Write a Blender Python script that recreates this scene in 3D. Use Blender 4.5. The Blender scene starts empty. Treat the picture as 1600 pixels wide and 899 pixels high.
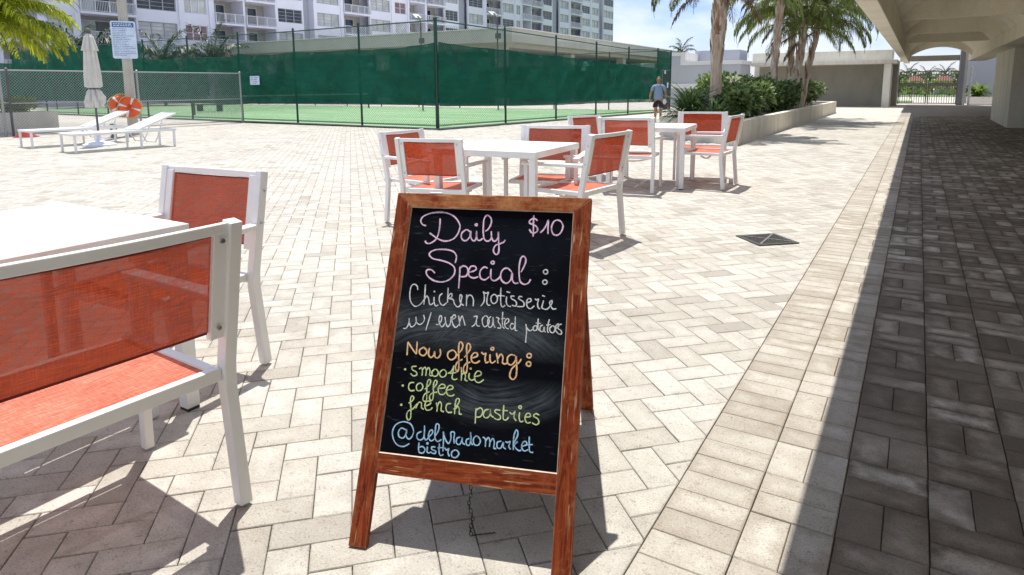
import bpy, bmesh, math, random
import numpy as np
from mathutils import Vector, Matrix, Euler
random.seed(7)
RAD = math.radians
SC = bpy.context.scene
COL = SC.collection

# ------------------------------------------------------------------ camera
yaw, pitch, roll = -0.548656, 0.152956, -0.007737
EYE = 1.25
fw = Vector((math.sin(yaw)*math.cos(pitch), math.cos(yaw)*math.cos(pitch), -math.sin(pitch)))
rt = Vector((math.cos(yaw), -math.sin(yaw), 0)); up = rt.cross(fw)
c_, s_ = math.cos(roll), math.sin(roll)
rt2 = c_*rt + s_*up; up2 = -s_*rt + c_*up
cam = bpy.data.cameras.new('camera'); co = bpy.data.objects.new('camera', cam); COL.objects.link(co)
m = Matrix((rt2, up2, -fw)).transposed().to_4x4(); m.translation = (0, 0, EYE)
co.matrix_world = m
cam.sensor_width = 36; cam.lens = 23.204; cam.shift_y = -0.0972
cam.clip_start = 0.05; cam.clip_end = 2000
SC.camera = co

# ------------------------------------------------------------------ light
SUN_D = Vector((-0.20, 0.22, 1.0)).normalized()      # direction towards the sun
sun = bpy.data.lights.new('sun', 'SUN'); sun.energy = 4.4; sun.angle = RAD(0.53); sun.color = (1.0, 0.965, 0.90)
so = bpy.data.objects.new('sun', sun); COL.objects.link(so)
so.rotation_euler = SUN_D.to_track_quat('Z', 'Y').to_euler(); so.location = (0, 0, 30)
W = bpy.data.worlds.new('World'); SC.world = W; W.use_nodes = True
nt = W.node_tree; nt.nodes.clear()
def N(t, k, **kw):
    n = t.nodes.new(k)
    for a, b in kw.items(): setattr(n, a, b)
    return n
sky = N(nt, 'ShaderNodeTexSky', sky_type='NISHITA'); sky.sun_disc = False
sky.sun_elevation = math.asin(SUN_D.z); sky.sun_rotation = math.atan2(SUN_D.x, SUN_D.y)
sky.air_density = 1.0; sky.dust_density = 0.3; sky.ozone_density = 2.5
bg = N(nt, 'ShaderNodeBackground'); bg.inputs[1].default_value = 0.145
wo = N(nt, 'ShaderNodeOutputWorld')
tc = N(nt, 'ShaderNodeTexCoord')
mp = N(nt, 'ShaderNodeMapping'); mp.inputs['Scale'].default_value = (1, 1, 2.6)
cn = N(nt, 'ShaderNodeTexNoise'); cn.inputs['Scale'].default_value = 4.2; cn.inputs['Detail'].default_value = 8; cn.inputs['Roughness'].default_value = 0.58
cr = N(nt, 'ShaderNodeValToRGB'); cr.color_ramp.elements[0].position = 0.40; cr.color_ramp.elements[1].position = 0.58
cr.color_ramp.elements[1].color = (0.85, 0.85, 0.85, 1)
mx = N(nt, 'ShaderNodeMix', data_type='RGBA'); mx.inputs[7].default_value = (5.3, 5.6, 6.1, 1)
L = nt.links.new
L(tc.outputs['Generated'], mp.inputs[0]); L(mp.outputs[0], cn.inputs['Vector']); L(cn.outputs[0], cr.inputs[0])
L(cr.outputs[0], mx.inputs[0]); tint = N(nt, 'ShaderNodeMix', data_type='RGBA', blend_type='MULTIPLY'); tint.inputs[0].default_value = 1; tint.inputs[7].default_value = (0.66, 0.665, 0.86, 1)
L(sky.outputs[0], tint.inputs[6]); L(tint.outputs[2], mx.inputs[6]); L(mx.outputs[2], bg.inputs[0]); L(bg.outputs[0], wo.inputs[0])
SC.view_settings.view_transform = 'Standard'; SC.view_settings.look = 'None'
SC.view_settings.exposure = 0.42; SC.view_settings.gamma = 1; SC.view_settings.use_curve_mapping = False
SC.render.engine = 'CYCLES'
SC.cycles.max_bounces = 8; SC.cycles.transparent_max_bounces = 24

# ------------------------------------------------------------------ materials
def newmat(name):
    m = bpy.data.materials.new(name); m.use_nodes = True
    t = m.node_tree; b = t.nodes['Principled BSDF']; return m, t, b
def mat(name, col, rough=0.6, var=0.12, scale=6.0, metal=0.0, bump=0.0, bscale=60.0, obj=True, spec=0.5, col2=None, stretch=None):
    """Noise-varied principled material in object coordinates."""
    m, t, b = newmat(name)
    tcn = N(t, 'ShaderNodeTexCoord'); src = tcn.outputs['Object' if obj else 'Generated']
    if stretch:
        mpn = N(t, 'ShaderNodeMapping'); mpn.inputs['Scale'].default_value = stretch
        t.links.new(src, mpn.inputs[0]); src = mpn.outputs[0]
    n = N(t, 'ShaderNodeTexNoise'); n.inputs['Scale'].default_value = scale; n.inputs['Detail'].default_value = 5
    t.links.new(src, n.inputs['Vector'])
    r = N(t, 'ShaderNodeValToRGB'); r.color_ramp.elements[0].position = 0.3; r.color_ramp.elements[1].position = 0.7
    c2 = col2 if col2 else [min(1, c*(1+var)) for c in col]
    c1 = [c*(1-var) for c in col] if not col2 else col
    r.color_ramp.elements[0].color = (*c1, 1); r.color_ramp.elements[1].color = (*c2, 1)
    t.links.new(n.outputs[0], r.inputs[0]); t.links.new(r.outputs[0], b.inputs['Base Color'])
    b.inputs['Roughness'].default_value = rough; b.inputs['Metallic'].default_value = metal
    b.inputs['Specular IOR Level'].default_value = spec
    if bump:
        n2 = N(t, 'ShaderNodeTexNoise'); n2.inputs['Scale'].default_value = bscale; n2.inputs['Detail'].default_value = 4
        t.links.new(src, n2.inputs['Vector'])
        bp = N(t, 'ShaderNodeBump'); bp.inputs['Strength'].default_value = bump; bp.inputs['Distance'].default_value = 0.01
        t.links.new(n2.outputs[0], bp.inputs['Height']); t.links.new(bp.outputs[0], b.inputs['Normal'])
    return m
def math_n(t, op, a, b=None):
    n = N(t, 'ShaderNodeMath', operation=op)
    for i, v in enumerate((a, b)):
        if v is None: continue
        if isinstance(v, (int, float)): n.inputs[i].default_value = v
        else: t.links.new(v, n.inputs[i])
    return n.outputs[0]
def mixc(t, f, a, b, blend='MIX'):
    n = N(t, 'ShaderNodeMix', data_type='RGBA', blend_type=blend)
    if isinstance(f, (int, float)): n.inputs[0].default_value = f
    else: t.links.new(f, n.inputs[0])
    for i, v in ((6, a), (7, b)):
        if isinstance(v, tuple): n.inputs[i].default_value = (*v, 1)
        else: t.links.new(v, n.inputs[i])
    return n.outputs[2]
def ramp(t, src, stops):
    r = N(t, 'ShaderNodeValToRGB'); e = r.color_ramp.elements
    while len(e) < len(stops): e.new(0.5)
    for el, (p, c) in zip(e, stops): el.position = p; el.color = (*c, 1) if len(c) == 3 else c
    t.links.new(src, r.inputs[0]); return r.outputs[0]
def noise(t, vec, scale, detail=4, rough=0.5, dist=0.0):
    n = N(t, 'ShaderNodeTexNoise'); n.inputs['Scale'].default_value = scale; n.inputs['Detail'].default_value = detail
    n.inputs['Roughness'].default_value = rough; n.inputs['Distortion'].default_value = dist
    if vec is not None: t.links.new(vec, n.inputs['Vector'])
    return n.outputs[0]

def paver_mat(name, stops, stain, stain_amt, per_object, stain_scale=2.2, edge_amt=0.35):
    m, t, b = newmat(name)
    g = N(t, 'ShaderNodeNewGeometry').outputs['Position']
    if per_object: rnd = N(t, 'ShaderNodeObjectInfo').outputs['Random']
    else:
        a = N(t, 'ShaderNodeAttribute', attribute_name='rnd'); rnd = a.outputs['Fac']
    base = ramp(t, rnd, stops)
    # big blotches shift with each stone so the stain stops at the joints
    off = N(t, 'ShaderNodeVectorMath', operation='ADD'); t.links.new(g, off.inputs[0])
    sc = N(t, 'ShaderNodeVectorMath', operation='SCALE'); cmb = N(t, 'ShaderNodeCombineXYZ')
    t.links.new(rnd, cmb.inputs[0]); t.links.new(rnd, cmb.inputs[2]); t.links.new(cmb.outputs[0], sc.inputs[0]); sc.inputs['Scale'].default_value = 9.0
    t.links.new(sc.outputs[0], off.inputs[1])
    blot = noise(t, off.outputs[0], 7.0, 5, 0.6)
    area = noise(t, g, stain_scale*0.35, 3)
    s1 = math_n(t, 'MULTIPLY', ramp(t, blot, [(0.40, (0, 0, 0)), (0.60, (1, 1, 1))]), ramp(t, area, [(0.36, (0.12, 0.12, 0.12)), (0.60, (1, 1, 1))]))
    c = mixc(t, math_n(t, 'MULTIPLY', s1, stain_amt), base, stain)
    uvn = N(t, 'ShaderNodeUVMap', uv_map='edge'); su = N(t, 'ShaderNodeSeparateXYZ'); t.links.new(uvn.outputs[0], su.inputs[0])
    du = math_n(t, 'MULTIPLY', math_n(t, 'MINIMUM', su.outputs[0], math_n(t, 'SUBTRACT', 1.0, su.outputs[0])), .226)
    dv = math_n(t, 'MULTIPLY', math_n(t, 'MINIMUM', su.outputs[1], math_n(t, 'SUBTRACT', 1.0, su.outputs[1])), .113)
    ed = math_n(t, 'MINIMUM', du, dv)
    edn = math_n(t, 'ADD', ed, math_n(t, 'MULTIPLY', math_n(t, 'SUBTRACT', noise(t, off.outputs[0], 22, 4, .65), 0.5), 0.085))
    em = math_n(t, 'MULTIPLY', ramp(t, edn, [(0.0, (1, 1, 1)), (0.028, (0.45,)*3), (0.045, (0, 0, 0))]), ramp(t, noise(t, off.outputs[0], 3.0, 2), [(0.38, (0.15,)*3), (0.58, (1, 1, 1))]))
    c = mixc(t, math_n(t, 'MULTIPLY', em, edge_amt), c, stain)
    sp = noise(t, g, 150, 5, 0.75)
    c = mixc(t, 1.0, c, ramp(t, sp, [(0.32, (0.52, 0.50, 0.47)), (0.44, (0.90, 0.90, 0.89)), (0.56, (1, 1, 1)), (0.72, (1.14, 1.13, 1.12))]), 'MULTIPLY')
    gr = noise(t, g, 26, 5, 0.7)
    c = mixc(t, math_n(t, 'MULTIPLY', ramp(t, gr, [(0.54, (0, 0, 0)), (0.70, (1, 1, 1))]), ramp(t, sp, [(0.40, (0.9,)*3), (0.55, (0.1,)*3)])), c, (0.17, 0.15, 0.12))
    pits = noise(t, g, 95, 2, 0.5)
    c = mixc(t, ramp(t, pits, [(0.27, (0.55, 0.55, 0.55)), (0.33, (0, 0, 0))]), c, (0.10, 0.09, 0.075))
    t.links.new(c, b.inputs['Base Color'])
    b.inputs['Roughness'].default_value = 0.88; b.inputs['Specular IOR Level'].default_value = 0.25
    bp = N(t, 'ShaderNodeBump'); bp.inputs['Strength'].default_value = 0.55; bp.inputs['Distance'].default_value = 0.004
    t.links.new(sp, bp.inputs['Height']); t.links.new(bp.outputs[0], b.inputs['Normal'])
    return m
LIGHT_ST = [(0.0, (0.36, 0.335, 0.29)), (0.10, (0.47, 0.44, 0.385)), (0.5, (0.54, 0.515, 0.46)), (0.93, (0.57, 0.545, 0.49)), (1.0, (0.46, 0.43, 0.38))]
WALK_ST = [(0.0, (0.20, 0.17, 0.135)), (0.35, (0.31, 0.27, 0.22)), (0.65, (0.42, 0.375, 0.315)), (0.85, (0.54, 0.49, 0.42)), (1.0, (0.66, 0.61, 0.53))]  # stain tones, made darker to paint in the walkway's shade
BORD_ST = [(0.0, (0.42, 0.385, 0.33)), (0.3, (0.48, 0.445, 0.385)), (0.8, (0.54, 0.505, 0.445)), (1.0, (0.57, 0.535, 0.475))]
M = {}
M['pave_i'] = paver_mat('paver_cream', LIGHT_ST, (0.33, 0.30, 0.255), 0.55, True)
M['pave_s'] = paver_mat('paver_cream_field', LIGHT_ST, (0.33, 0.30, 0.255), 0.55, False)
M['walk_i'] = paver_mat('paver_stained_shaded', WALK_ST, (0.13, 0.105, 0.080), 0.8, True, 3.2, 0.95)
M['walk_s'] = paver_mat('paver_stained_shaded_field', WALK_ST, (0.13, 0.105, 0.080), 0.8, False, 3.2, 0.95)
M['bord_i'] = paver_mat('paver_border', BORD_ST, (0.30, 0.25, 0.195), 0.75, True, 3.0, 0.6)
M['bord_s'] = paver_mat('paver_border_field', BORD_ST, (0.30, 0.25, 0.195), 0.75, False, 3.0, 0.6)
M['sand'] = mat('joint_sand', (0.095, 0.082, 0.065), 0.95, 0.3, 30)
M['far_pave'] = mat('far_paving', (0.50, 0.455, 0.40), 0.9, 0.08, 3)
M['white'] = mat('white_powder_coat', (0.80, 0.80, 0.79), 0.38, 0.03, 9)
M['white_far'] = mat('white_aluminium', (0.78, 0.78, 0.77), 0.45, 0.04, 5)
M['plank'] = mat('white_table_plank', (0.84, 0.84, 0.83), 0.42, 0.02, 5)
M['steel'] = mat('screw_steel', (0.55, 0.55, 0.56), 0.3, 0.1, 50, metal=0.9)
M['dark_gap'] = mat('dark_rubber', (0.03, 0.03, 0.03), 0.7)
def sling(name, col, alpha_open, sc_h, sc_v):
    m, t, b = newmat(name); out = t.nodes['Material Output']
    tcn = N(t, 'ShaderNodeTexCoord'); o = tcn.outputs['Object']
    def st(sc):
        mpn = N(t, 'ShaderNodeMapping'); mpn.inputs['Scale'].default_value = sc; t.links.new(o, mpn.inputs[0]); return noise(t, mpn.outputs[0], 1.0, 2, 0.6)
    f = math_n(t, 'ADD', math_n(t, 'MULTIPLY', st((16.0, 330.0, 330.0)), 0.62), math_n(t, 'MULTIPLY', st((330.0, 24.0, 24.0)), 0.38))
    c = ramp(t, f, [(0.38, tuple(x*0.66 for x in col)), (0.50, col), (0.62, tuple(min(1, x*1.35+0.03) for x in col))])
    soft = noise(t, o, 5.0, 3)
    c = mixc(t, 1.0, c, ramp(t, soft, [(0.3, (0.82, 0.80, 0.80)), (0.7, (1.12, 1.14, 1.14))]), 'MULTIPLY')
    t.links.new(c, b.inputs['Base Color']); b.inputs['Roughness'].default_value = 0.9; b.inputs['Specular IOR Level'].default_value = 0.08
    tr = N(t, 'ShaderNodeBsdfTranslucent'); t.links.new(c, tr.inputs[0])
    tp = N(t, 'ShaderNodeBsdfTransparent')
    op = math_n(t, 'MULTIPLY', ramp(t, f, [(0.40, (1.9,)*3), (0.60, (0.3,)*3)]), alpha_open)
    m1 = N(t, 'ShaderNodeMixShader'); m1.inputs[0].default_value = 0.24; t.links.new(b.outputs[0], m1.inputs[1]); t.links.new(tr.outputs[0], m1.inputs[2])
    m2 = N(t, 'ShaderNodeMixShader'); t.links.new(op, m2.inputs[0]); t.links.new(m1.outputs[0], m2.inputs[1]); t.links.new(tp.outputs[0], m2.inputs[2])
    t.links.new(m2.outputs[0], out.inputs[0]); return m
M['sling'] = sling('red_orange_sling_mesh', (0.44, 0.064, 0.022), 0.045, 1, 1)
M['seat_sling'] = sling('red_orange_sunlit_seat_mesh', (0.64, 0.19, 0.125), 0.03, 1, 1)  # same mesh as the backs, sunlight painted in as a lighter colour
M['hem'] = mat('dark_red_hem', (0.16, 0.012, 0.008), 0.8, 0.2, 80)
M['pale_sling'] = sling('pale_lounger_mesh', (0.66, 0.74, 0.76), 0.06, 1, 1)

def alpha_cloth(name, col, alpha):
    m, t, b = newmat(name); out = t.nodes['Material Output']
    g = N(t, 'ShaderNodeNewGeometry').outputs['Position']
    c = ramp(t, noise(t, g, 0.9, 3, 0.5), [(0.35, tuple(x*0.88 for x in col)), (0.65, tuple(x*1.15 for x in col))])
    mq = N(t, 'ShaderNodeMapping'); mq.inputs['Rotation'].default_value = (0.5, 0.75, 0.3); mq.inputs['Scale'].default_value = (0.5, 0.5, 4.0); t.links.new(g, mq.inputs[0])
    cr1 = noise(t, mq.outputs[0], 1.3, 3, 0.5, 1.2)
    bp = N(t, 'ShaderNodeBump'); bp.inputs['Strength'].default_value = 1.0; bp.inputs['Distance'].default_value = 0.12; t.links.new(cr1, bp.inputs['Height']); t.links.new(bp.outputs[0], b.inputs['Normal'])
    t.links.new(c, b.inputs['Base Color']); b.inputs['Roughness'].default_value = 0.85; b.inputs['Specular IOR Level'].default_value = 0.15
    tp = N(t, 'ShaderNodeBsdfTransparent'); mx = N(t, 'ShaderNodeMixShader')
    tr = N(t, 'ShaderNodeBsdfTranslucent'); t.links.new(c, tr.inputs[0])
    m0 = N(t, 'ShaderNodeMixShader'); m0.inputs[0].default_value = 0.25; t.links.new(b.outputs[0], m0.inputs[1]); t.links.new(tr.outputs[0], m0.inputs[2])
    patch = ramp(t, noise(t, g, 1.1, 2), [(0.55, (alpha,)*3), (0.75, (alpha*2.6,)*3)])
    t.links.new(patch, mx.inputs[0]); t.links.new(m0.outputs[0], mx.inputs[1]); t.links.new(tp.outputs[0], mx.inputs[2])
    t.links.new(mx.outputs[0], out.inputs[0]); return m
M['screen'] = alpha_cloth('green_windscreen', (0.010, 0.100, 0.064), 0.10)
M['green_metal'] = mat('dark_green_metal', (0.008, 0.05, 0.033), 0.45, 0.2, 8)
M['green_wire'] = mat('green_wire', (0.02, 0.085, 0.06), 0.6, 0.1, 8)
M['galv'] = mat('galvanised_wire', (0.36, 0.37, 0.36), 0.45, 0.12, 30, metal=0.3)
def turf():
    m, t, b = newmat('court_turf'); g = N(t, 'ShaderNodeNewGeometry').outputs['Position']
    mpn = N(t, 'ShaderNodeMapping'); mpn.inputs['Scale'].default_value = (0.15, 1.2, 1); t.links.new(g, mpn.inputs[0])
    c = ramp(t, noise(t, mpn.outputs[0], 1.4, 6, 0.65), [(0.3, (0.14, 0.27, 0.12)), (0.5, (0.20, 0.36, 0.17)), (0.7, (0.30, 0.44, 0.25))])
    c = mixc(t, 0.6, c, ramp(t, noise(t, g, 40, 3), [(0.3, (0.7, 0.7, 0.7)), (0.7, (1.15, 1.15, 1.15))]), 'MULTIPLY')
    t.links.new(c, b.inputs['Base Color']); b.inputs['Roughness'].default_value = 0.9; return m
M['turf'] = turf()
M['line'] = mat('court_line', (0.62, 0.66, 0.58), 0.8, 0.1, 10)
M['gate_metal'] = mat('weathered_gate_metal', (0.27, 0.25, 0.22), 0.5, 0.15, 4)
M['kerb'] = mat('grey_kerb', (0.13, 0.125, 0.11), 0.9, 0.45, 5, bump=0.4)
def stucco(name, col, dirt=0.25, sc=1.0):
    m, t, b = newmat(name); g = N(t, 'ShaderNodeNewGeometry').outputs['Position']
    mpn = N(t, 'ShaderNodeMapping'); mpn.inputs['Scale'].default_value = (1.5*sc, 1.5*sc, 0.5*sc); t.links.new(g, mpn.inputs[0])
    f = noise(t, mpn.outputs[0], 1.3, 6, 0.65)
    c = ramp(t, f, [(0.28, tuple(x*(1-dirt) for x in col)), (0.55, col), (0.8, tuple(min(1, x*1.08) for x in col))])
    f2 = noise(t, g, 45, 3)
    c = mixc(t, 0.5, c, ramp(t, f2, [(0.3, (0.85, 0.85, 0.85)), (0.7, (1.1, 1.1, 1.1))]), 'MULTIPLY')
    t.links.new(c, b.inputs['Base Color']); b.inputs['Roughness'].default_value = 0.9; b.inputs['Specular IOR Level'].default_value = 0.2
    bp = N(t, 'ShaderNodeBump'); bp.inputs['Strength'].default_value = 0.35; bp.inputs['Distance'].default_value = 0.01
    t.links.new(f2, bp.inputs['Height']); t.links.new(bp.outputs[0], b.inputs['Normal']); return m
M['stucco'] = stucco('cream_stucco', (0.80, 0.78, 0.68), 0.2)
M['ceil'] = stucco('cream_concrete_soffit', (0.84, 0.79, 0.66), 0.16, 0.6)
M['planter'] = stucco('planter_stucco', (0.74, 0.69, 0.59), 0.22)
M['wall_shade_tint'] = stucco('shade_tinted_pale_wall', (0.80, 0.80, 0.88), 0.06, 0.2)  # lavender of the shaded front is put into the wall colour
M['wall_white'] = stucco('white_wall', (0.46, 0.465, 0.49), 0.08, 0.4)
M['wall_grey'] = stucco('grey_side_wall', (0.42, 0.44, 0.50), 0.06, 0.2)
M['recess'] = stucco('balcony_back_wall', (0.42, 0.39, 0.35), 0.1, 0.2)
M['pavilion'] = stucco('pavilion_concrete', (0.50, 0.50, 0.43), 0.12, 0.3)
M['cap'] = stucco('white_coping', (0.74, 0.72, 0.69), 0.1)
M['endwall'] = stucco('taupe_wall', (0.44, 0.41, 0.35), 0.15)
M['soil'] = mat('soil', (0.06, 0.045, 0.03), 0.95, 0.3, 20)
M['glass_dark'] = mat('dark_glass', (0.035, 0.04, 0.05), 0.12, 0.4, 1.2)
M['blind'] = mat('pale_blind_glass', (0.50, 0.51, 0.49), 0.25, 0.25, 0.8)
M['blind_red'] = mat('rose_curtain_glass', (0.22, 0.13, 0.14), 0.25, 0.3, 1.5)
M['win_frame'] = mat('window_frame_metal', (0.36, 0.38, 0.40), 0.5)
M['win_frame_w'] = mat('window_frame_white', (0.68, 0.68, 0.70), 0.5)
M['rail'] = mat('balcony_rail_white', (0.70, 0.71, 0.74), 0.5)
def leaf(name, dark, light, tl=0.35, rough=0.45):
    m, t, b = newmat(name); out = t.nodes['Material Output']
    a = N(t, 'ShaderNodeAttribute', attribute_name='rnd'); g = N(t, 'ShaderNodeNewGeometry').outputs['Position']
    f = math_n(t, 'ADD', math_n(t, 'MULTIPLY', a.outputs['Fac'], 0.6), math_n(t, 'MULTIPLY', noise(t, g, 3.0, 2), 0.4))
    c = ramp(t, f, [(0.15, dark), (0.85, light)])
    t.links.new(c, b.inputs['Base Color']); b.inputs['Roughness'].default_value = rough
    tr = N(t, 'ShaderNodeBsdfTranslucent'); t.links.new(c, tr.inputs[0])
    mx = N(t, 'ShaderNodeMixShader'); mx.inputs[0].default_value = tl
    t.links.new(b.outputs[0], mx.inputs[1]); t.links.new(tr.outputs[0], mx.inputs[2]); t.links.new(mx.outputs[0], out.inputs[0]); return m
M['leaf'] = leaf('shrub_leaf', (0.016, 0.04, 0.010), (0.27, 0.38, 0.12), 0.3, 0.33)
M['leaf_lime'] = leaf('lime_leaf', (0.07, 0.14, 0.02), (0.26, 0.36, 0.06))
M['leaf_strap'] = leaf('strap_leaf', (0.035, 0.075, 0.02), (0.13, 0.21, 0.07))
M['frond'] = leaf('palm_leaflet', (0.07, 0.11, 0.022), (0.32, 0.37, 0.10), 0.5)
M['frond_y'] = leaf('yellow_green_leaflet', (0.16, 0.24, 0.012), (0.74, 0.76, 0.06), 0.45)
M['frond_dry'] = leaf('dry_leaflet', (0.12, 0.075, 0.04), (0.26, 0.19, 0.11), 0.3)
M['frond_far'] = leaf('far_leaflet', (0.012, 0.035, 0.02), (0.05, 0.10, 0.045), 0.3)
M['flower'] = leaf('cream_flower', (0.55, 0.58, 0.36), (0.75, 0.78, 0.62), 0.3)
M['rachis'] = mat('frond_stalk', (0.16, 0.15, 0.05), 0.6, 0.2, 5)
def bark():
    m, t, b = newmat('palm_bark'); o = N(t, 'ShaderNodeNewGeometry').outputs['Position']
    a = N(t, 'ShaderNodeAttribute', attribute_name='rnd')
    mpn = N(t, 'ShaderNodeMapping'); mpn.inputs['Scale'].default_value = (22, 22, 3); t.links.new(o, mpn.inputs[0])
    f = math_n(t, 'ADD', math_n(t, 'MULTIPLY', noise(t, mpn.outputs[0], 1.0, 5, 0.6), 0.6), math_n(t, 'MULTIPLY', a.outputs['Fac'], 0.4))
    c = ramp(t, f, [(0.20, (0.12, 0.06, 0.03)), (0.36, (0.36, 0.22, 0.14)), (0.50, (0.54, 0.43, 0.33)), (0.72, (0.70, 0.62, 0.52))])
    t.links.new(c, b.inputs['Base Color']); b.inputs['Roughness'].default_value = 0.9
    bp = N(t, 'ShaderNodeBump'); bp.inputs['Strength'].default_value = 0.7; bp.inputs['Distance'].default_value = 0.02
    t.links.new(f, bp.inputs['Height']); t.links.new(bp.outputs[0], b.inputs['Normal']); return m
M['bark'] = bark()
def wood(name, axis, worn=0.0):  # worn lightens the wood: wear plus painted sunlight
    m, t, b = newmat(name); o = N(t, 'ShaderNodeTexCoord').outputs['Object']
    inf = N(t, 'ShaderNodeObjectInfo').outputs['Random']; of = N(t, 'ShaderNodeVectorMath', operation='ADD'); t.links.new(o, of.inputs[0])
    cb = N(t, 'ShaderNodeCombineXYZ'); t.links.new(math_n(t, 'MULTIPLY', inf, 7.0), cb.inputs[0]); t.links.new(math_n(t, 'MULTIPLY', inf, 5.0), cb.inputs[2]); t.links.new(cb.outputs[0], of.inputs[1]); o2 = of.outputs[0]
    mpn = N(t, 'ShaderNodeMapping'); s = [34, 34, 34]; s[axis] = 2.6; mpn.inputs['Scale'].default_value = s; t.links.new(o2, mpn.inputs[0])
    n1 = noise(t, mpn.outputs[0], 1.6, 7, 0.65, 2.2)
    c = ramp(t, n1, [(0.28, (0.055, 0.008, 0.003)), (0.42, (0.15, 0.024, 0.007)), (0.54, (0.25, 0.046, 0.013)), (0.72, (0.37, 0.10, 0.030))])
    # knots
    vk = N(t, 'ShaderNodeTexVoronoi'); sk = [9, 9, 9]; sk[axis] = 3.4; mk = N(t, 'ShaderNodeMapping'); mk.inputs['Scale'].default_value = sk; t.links.new(o2, mk.inputs[0]); t.links.new(mk.outputs[0], vk.inputs['Vector']); vk.inputs['Scale'].default_value = 1.0
    c = mixc(t, ramp(t, vk.outputs['Distance'], [(0.05, (0.9,)*3), (0.09, (0.5,)*3), (0.13, (0, 0, 0))]), c, (0.05, 0.010, 0.004))
    wear = noise(t, o2, 13, 6, 0.75)
    c = mixc(t, ramp(t, wear, [(0.50-worn*.10, (0, 0, 0)), (0.64, (0.75, 0.75, 0.75))]), c, (0.33, 0.115, 0.042) if not worn else (0.52, 0.25, 0.10))
    mp3 = N(t, 'ShaderNodeMapping'); s3 = [120, 120, 120]; s3[axis] = 9.0; mp3.inputs['Scale'].default_value = s3; t.links.new(o2, mp3.inputs[0])
    scr = noise(t, mp3.outputs[0], 1.0, 2)
    c = mixc(t, math_n(t, 'MULTIPLY', ramp(t, scr, [(0.60, (0, 0, 0)), (0.66, (1, 1, 1))]), ramp(t, noise(t, o2, 7, 2), [(0.45, (0, 0, 0)), (0.6, (0.8,)*3)])), c, (0.62, 0.40, 0.22))
    bv = N(t, 'ShaderNodeBevel'); bv.samples = 6; bv.inputs['Radius'].default_value = 0.0035; ge = N(t, 'ShaderNodeNewGeometry')
    dt_ = N(t, 'ShaderNodeVectorMath', operation='DOT_PRODUCT'); t.links.new(bv.outputs[0], dt_.inputs[0]); t.links.new(ge.outputs['True Normal'], dt_.inputs[1])
    edge = ramp(t, dt_.outputs['Value'], [(0.86, (1, 1, 1)), (0.985, (0, 0, 0))])
    c = mixc(t, math_n(t, 'MULTIPLY', edge, ramp(t, noise(t, o2, 22, 4, .7), [(0.36, (0.1,)*3), (0.56, (0.95,)*3)])), c, (0.66, 0.46, 0.30))
    t.links.new(c, b.inputs['Base Color']); b.inputs['Roughness'].default_value = 0.6; b.inputs['Specular IOR Level'].default_value = 0.12
    bp = N(t, 'ShaderNodeBump'); bp.inputs['Strength'].default_value = 0.5; bp.inputs['Distance'].default_value = 0.002
    t.links.new(n1, bp.inputs['Height']); t.links.new(bp.outputs[0], b.inputs['Normal']); return m
M['wood_x'] = wood('stained_wood_rail', 0)
M['wood_z'] = wood('stained_wood_stile', 2)
M['wood_top'] = wood('worn_sunlit_top_rail', 0, 1.0)  # top rail lighter for wear and for sunlight painted into it
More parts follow.
